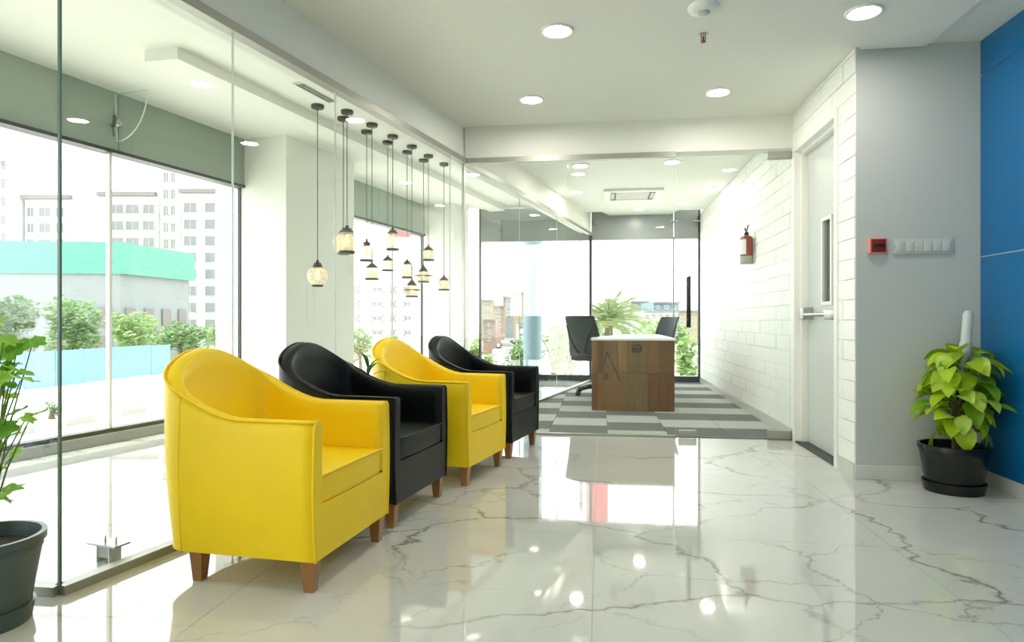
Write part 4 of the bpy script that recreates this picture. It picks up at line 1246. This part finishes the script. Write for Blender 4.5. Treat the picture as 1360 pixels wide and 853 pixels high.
# far view: street with low buildings, palm, trees, cars
M['bpink'] = mat('building_pinkish', rgb(150, 124, 110), .8, vary=.08, scale=.3)
M['bblue'] = mat('building_bluegrey', rgb(104, 128, 138), .8, vary=.06, scale=.3)
M['bsand'] = mat('building_sand', rgb(152, 140, 114), .8, vary=.06, scale=.3)
far = [('pale low building at the left of the far window', 640, 655, 398, 150, 'bsand'), ('pinkish low building on the far street', 655, 670, 406, 130, 'bpink'),
       ('grey building with flat roof on the far street', 668, 682, 394, 170, 'bgrey'), ('sand coloured block near the blue column', 682, 702, 388, 150, 'bsand'),
       ('white tiered block right of the blue column', 716, 736, 384, 150, 'bwhite'), ('low pink shop row on the far street', 641, 658, 424, 85, 'bpink'),
       ('white shop row left of the blue column', 686, 702, 428, 80, 'bwhite'), ('sand coloured house behind the palm', 738, 770, 412, 118, 'bsand'),
       ('small grey house right of the palm', 838, 862, 400, 120, 'bgrey'), ('blue grey block near the glass door edge', 868, 902, 401, 104, 'bblue'),
       ('low white building beside the blue grey block', 855, 900, 414, 90, 'bwhite'), ('sand coloured building at the right end', 900, 935, 412, 130, 'bsand')]
for lab, x0, x1, yt, Y, w_ in far:
    n_ = max(1, int((x1 - x0) / 9)); wd = (x1 - x0) / n_
    wins = [(x0 + wd * k + wd * .22, x0 + wd * k + wd * .78) for k in range(n_)]
    building(lab, x0, x1, yt, Y, 10, w_, wins, [yt + 7 + 10 * k for k in range(3)], 5, band=(x0 - .5, x1 + .5, 0, 1.6), name='low_building', group='low buildings on the far street')
# road beyond the far window
ra, rb_ = PX(655, 426.5, 40), PX(668, 426.5, 160)
q = [PX(600, 0, 32), PX(742, 0, 32), PX(684, 0, 170), PX(668, 0, 170)]
tag(MB().prism([(p.x, p.y) for p in q], GZ, GZ + .03).build('road', M['road']), 'grey street running away beyond the far window', 'road', kind='structure')
def car(label, px, Y, rz, colr):
    b = PX(px, 426.5, Y); b.z = GZ + .03
    t = thing('car', label, 'car', b, rz, 'cars on the far street')
    cm = mat('car_paint', colr, .3, vary=.03)
    prof = [(-2.0, .35), (-2.05, .75), (-1.9, .88), (-1.2, .95), (1.05, .95), (1.9, .82), (2.05, .65), (2.0, .35)]
    m_ = Matrix.Rotation(R(90), 4, 'X')
    MB().prism(prof[::-1], -.82, .82, mtx=m_).build('body', cm, t)
    MB().prism([(-1.5, .94), (-1.05, 1.42), (.35, 1.42), (.95, .94)][::-1], -.7, .7, mtx=m_).build('cabin', M['bpane'], t)
    MB().box(-1.0, -.66, 1.41, .32, .66, 1.46).build('roof', cm, t)
    for x in (-1.3, 1.3):
        for y in (-.78, .78):
            MB().lathe([(.0001, -.1), (.31, -.1), (.33, 0), (.31, .1), (.0001, .1)], 14, mtx=TR(x, y, .33, rx=R(90))).build('wheel', M['black'], t)
cars = [('red car on the far street', 652, 60, rgb(170, 50, 50)), ('white car on the far street, nearest one', 676, 52, rgb(230, 230, 230)), ('silver car on the far street', 664, 72, rgb(180, 184, 186)),
        ('dark blue car on the far street', 690, 62, rgb(60, 70, 100)), ('white van like car farther up the far street', 672, 92, rgb(225, 225, 220)), ('dark red car farther up the far street', 671, 106, rgb(130, 50, 46)),
        ('black car farther up the far street', 678, 122, rgb(40, 42, 44)), ('beige car at the near left of the far street', 658, 47, rgb(200, 190, 160))]
for lab, px, Y, c_ in cars: car(lab, px, Y, YR + R(80 + (px * 7) % 22), c_)
for i, (px, yt, Y, wpx, mi, lab) in enumerate([
    (636, 446, 36, 30, 1, 'low green tree at the left of the far street'), (690, 448, 40, 34, 0, 'low green tree beside the blue column'), (735, 402, 34, 40, 1, 'loose green tree right of the blue column'),
    (757, 410, 36, 36, 0, 'green tree behind the mesh office chair'), (868, 414, 36, 44, 1, 'pale green tree right of the palm'), (846, 420, 40, 36, 0, 'green tree between the palm and the blue grey block'),
    (915, 440, 24, 26, 1, 'leafy bush at the right end of the far window'), (905, 424, 44, 30, 0, 'green tree behind the door handle'), (800, 424, 38, 40, 2, 'green tree behind the desk')]):
    b = PX(px, 426.5, Y); b.z = GZ; s_ = Y / F; hh = EYE - (yt - 426.5) * s_ - GZ
    tree(lab, b, hh, wpx * s_ * .6, hh * .4, TL[mi], 240 + i, 520, .42, group='trees beyond the far window')
# palm
def frond_mesh(L_, droop, m, seed):
    q = random.Random(seed); mb = MB(); pts = []
    for i in range(13):
        f = i / 12; a = droop * f
        pts.append(Vector((L_ * math.sin(a) / droop, 0, L_ * .0 - L_ * (1 - math.cos(a)) / droop)))
    mb.tube(pts, [.03 * (1 - i / 14) for i in range(13)], 5)
    for i in range(2, 13):
        for k in range(2):
            for s_ in (-1, 1):
                p = pts[i] - (pts[i] - pts[i - 1]) * (.5 * k)
                ll = L_ * .26 * math.sin(math.pi * (.15 + .8 * i / 13)) * q.uniform(.85, 1.1)
                d = Vector((.55, s_ * .8, -.25 + q.uniform(-.15, .1))).normalized()
                e = p + d * ll; w_ = Vector((.018, 0, .01))
                mb.add([tuple(p - w_), tuple(p + w_), tuple(p + d * ll * .6 + w_ * .7), tuple(e), tuple(p + d * ll * .6 - w_ * .7)], [[0, 1, 2, 3, 4]])
    return mb.mesh('frond', m)
M['palm'] = mat('palm_leaf', rgb(120, 136, 88), .5, vary=.2, scale=2, trans=.3)
fm_ = [frond_mesh(2.1, d, M['palm'], i) for i, d in enumerate((.8, 1.2, 1.6))]
b = PX(808, 426.5, 30); zc = EYE - (428 - 426.5) * 30 / F
t = thing('palm_tree', 'date palm with arching fronds behind the desk', 'tree', (b.x, b.y, GZ))
MB().tube([(0, 0, 0), (.05, 0, (zc - GZ) * .6), (0, 0, zc - GZ)], [.24, .2, .2], 10).build('trunk', M['bark'], t)
for k in range(46):
    f = k / 45
    obj('frond', fm_[k % 3], t, (0, 0, zc - GZ - .05 + .1 * f), (0, -1.45 * f ** .9 + .3, k * 2.4), None)
# round steel column outside the far window
pc = PX(707.5, 426.5, 11.6)
t = thing('steel_column', 'pale blue round column outside the far window', 'column', (pc.x, pc.y, GZ))
M['bluecol'] = mat('blue_column', rgb(126, 150, 162), .35, .0, vary=.04)
MB().lathe([(.165, .3), (.165, 6.6)], 28).build('shaft', M['bluecol'], t)
sharp(MB().lathe([(.0001, 0), (.26, 0), (.26, .25), (.165, .3)], 28).build('plinth', M['kerb'], t))
sharp(MB().lathe([(.165, 6.6), (.19, 6.62), (.19, 6.72), (.0001, 6.72)], 28).build('collar', M['frame'], t))
# red billboard high above the far street (mirrored in the polished floor)
b = PX(793, 426.5, 42); zz = EYE + (426.5 - 235) * 42 / F
t = thing('billboard', 'tall red billboard standing high beyond the far window', 'billboard', (b.x, b.y, GZ), YR)
MB().box(-.7, 0, zz - GZ - 1.9, .7, .25, zz - GZ + 1.9).build('panel', mat('billboard_red', rgb(205, 92, 104), .6, vary=.04), t)
MB().tube([(-1.02, .12, 0), (-1.02, .12, zz - GZ + 1.2)], .12, 10).build('post', M['bband'], t)
for dz_ in (-1.2, 0, 1.1): MB().tube([(-1.02, .12, zz - GZ + dz_), (-.6, .12, zz - GZ + dz_)], .05, 8).build('arm', M['bband'], t)
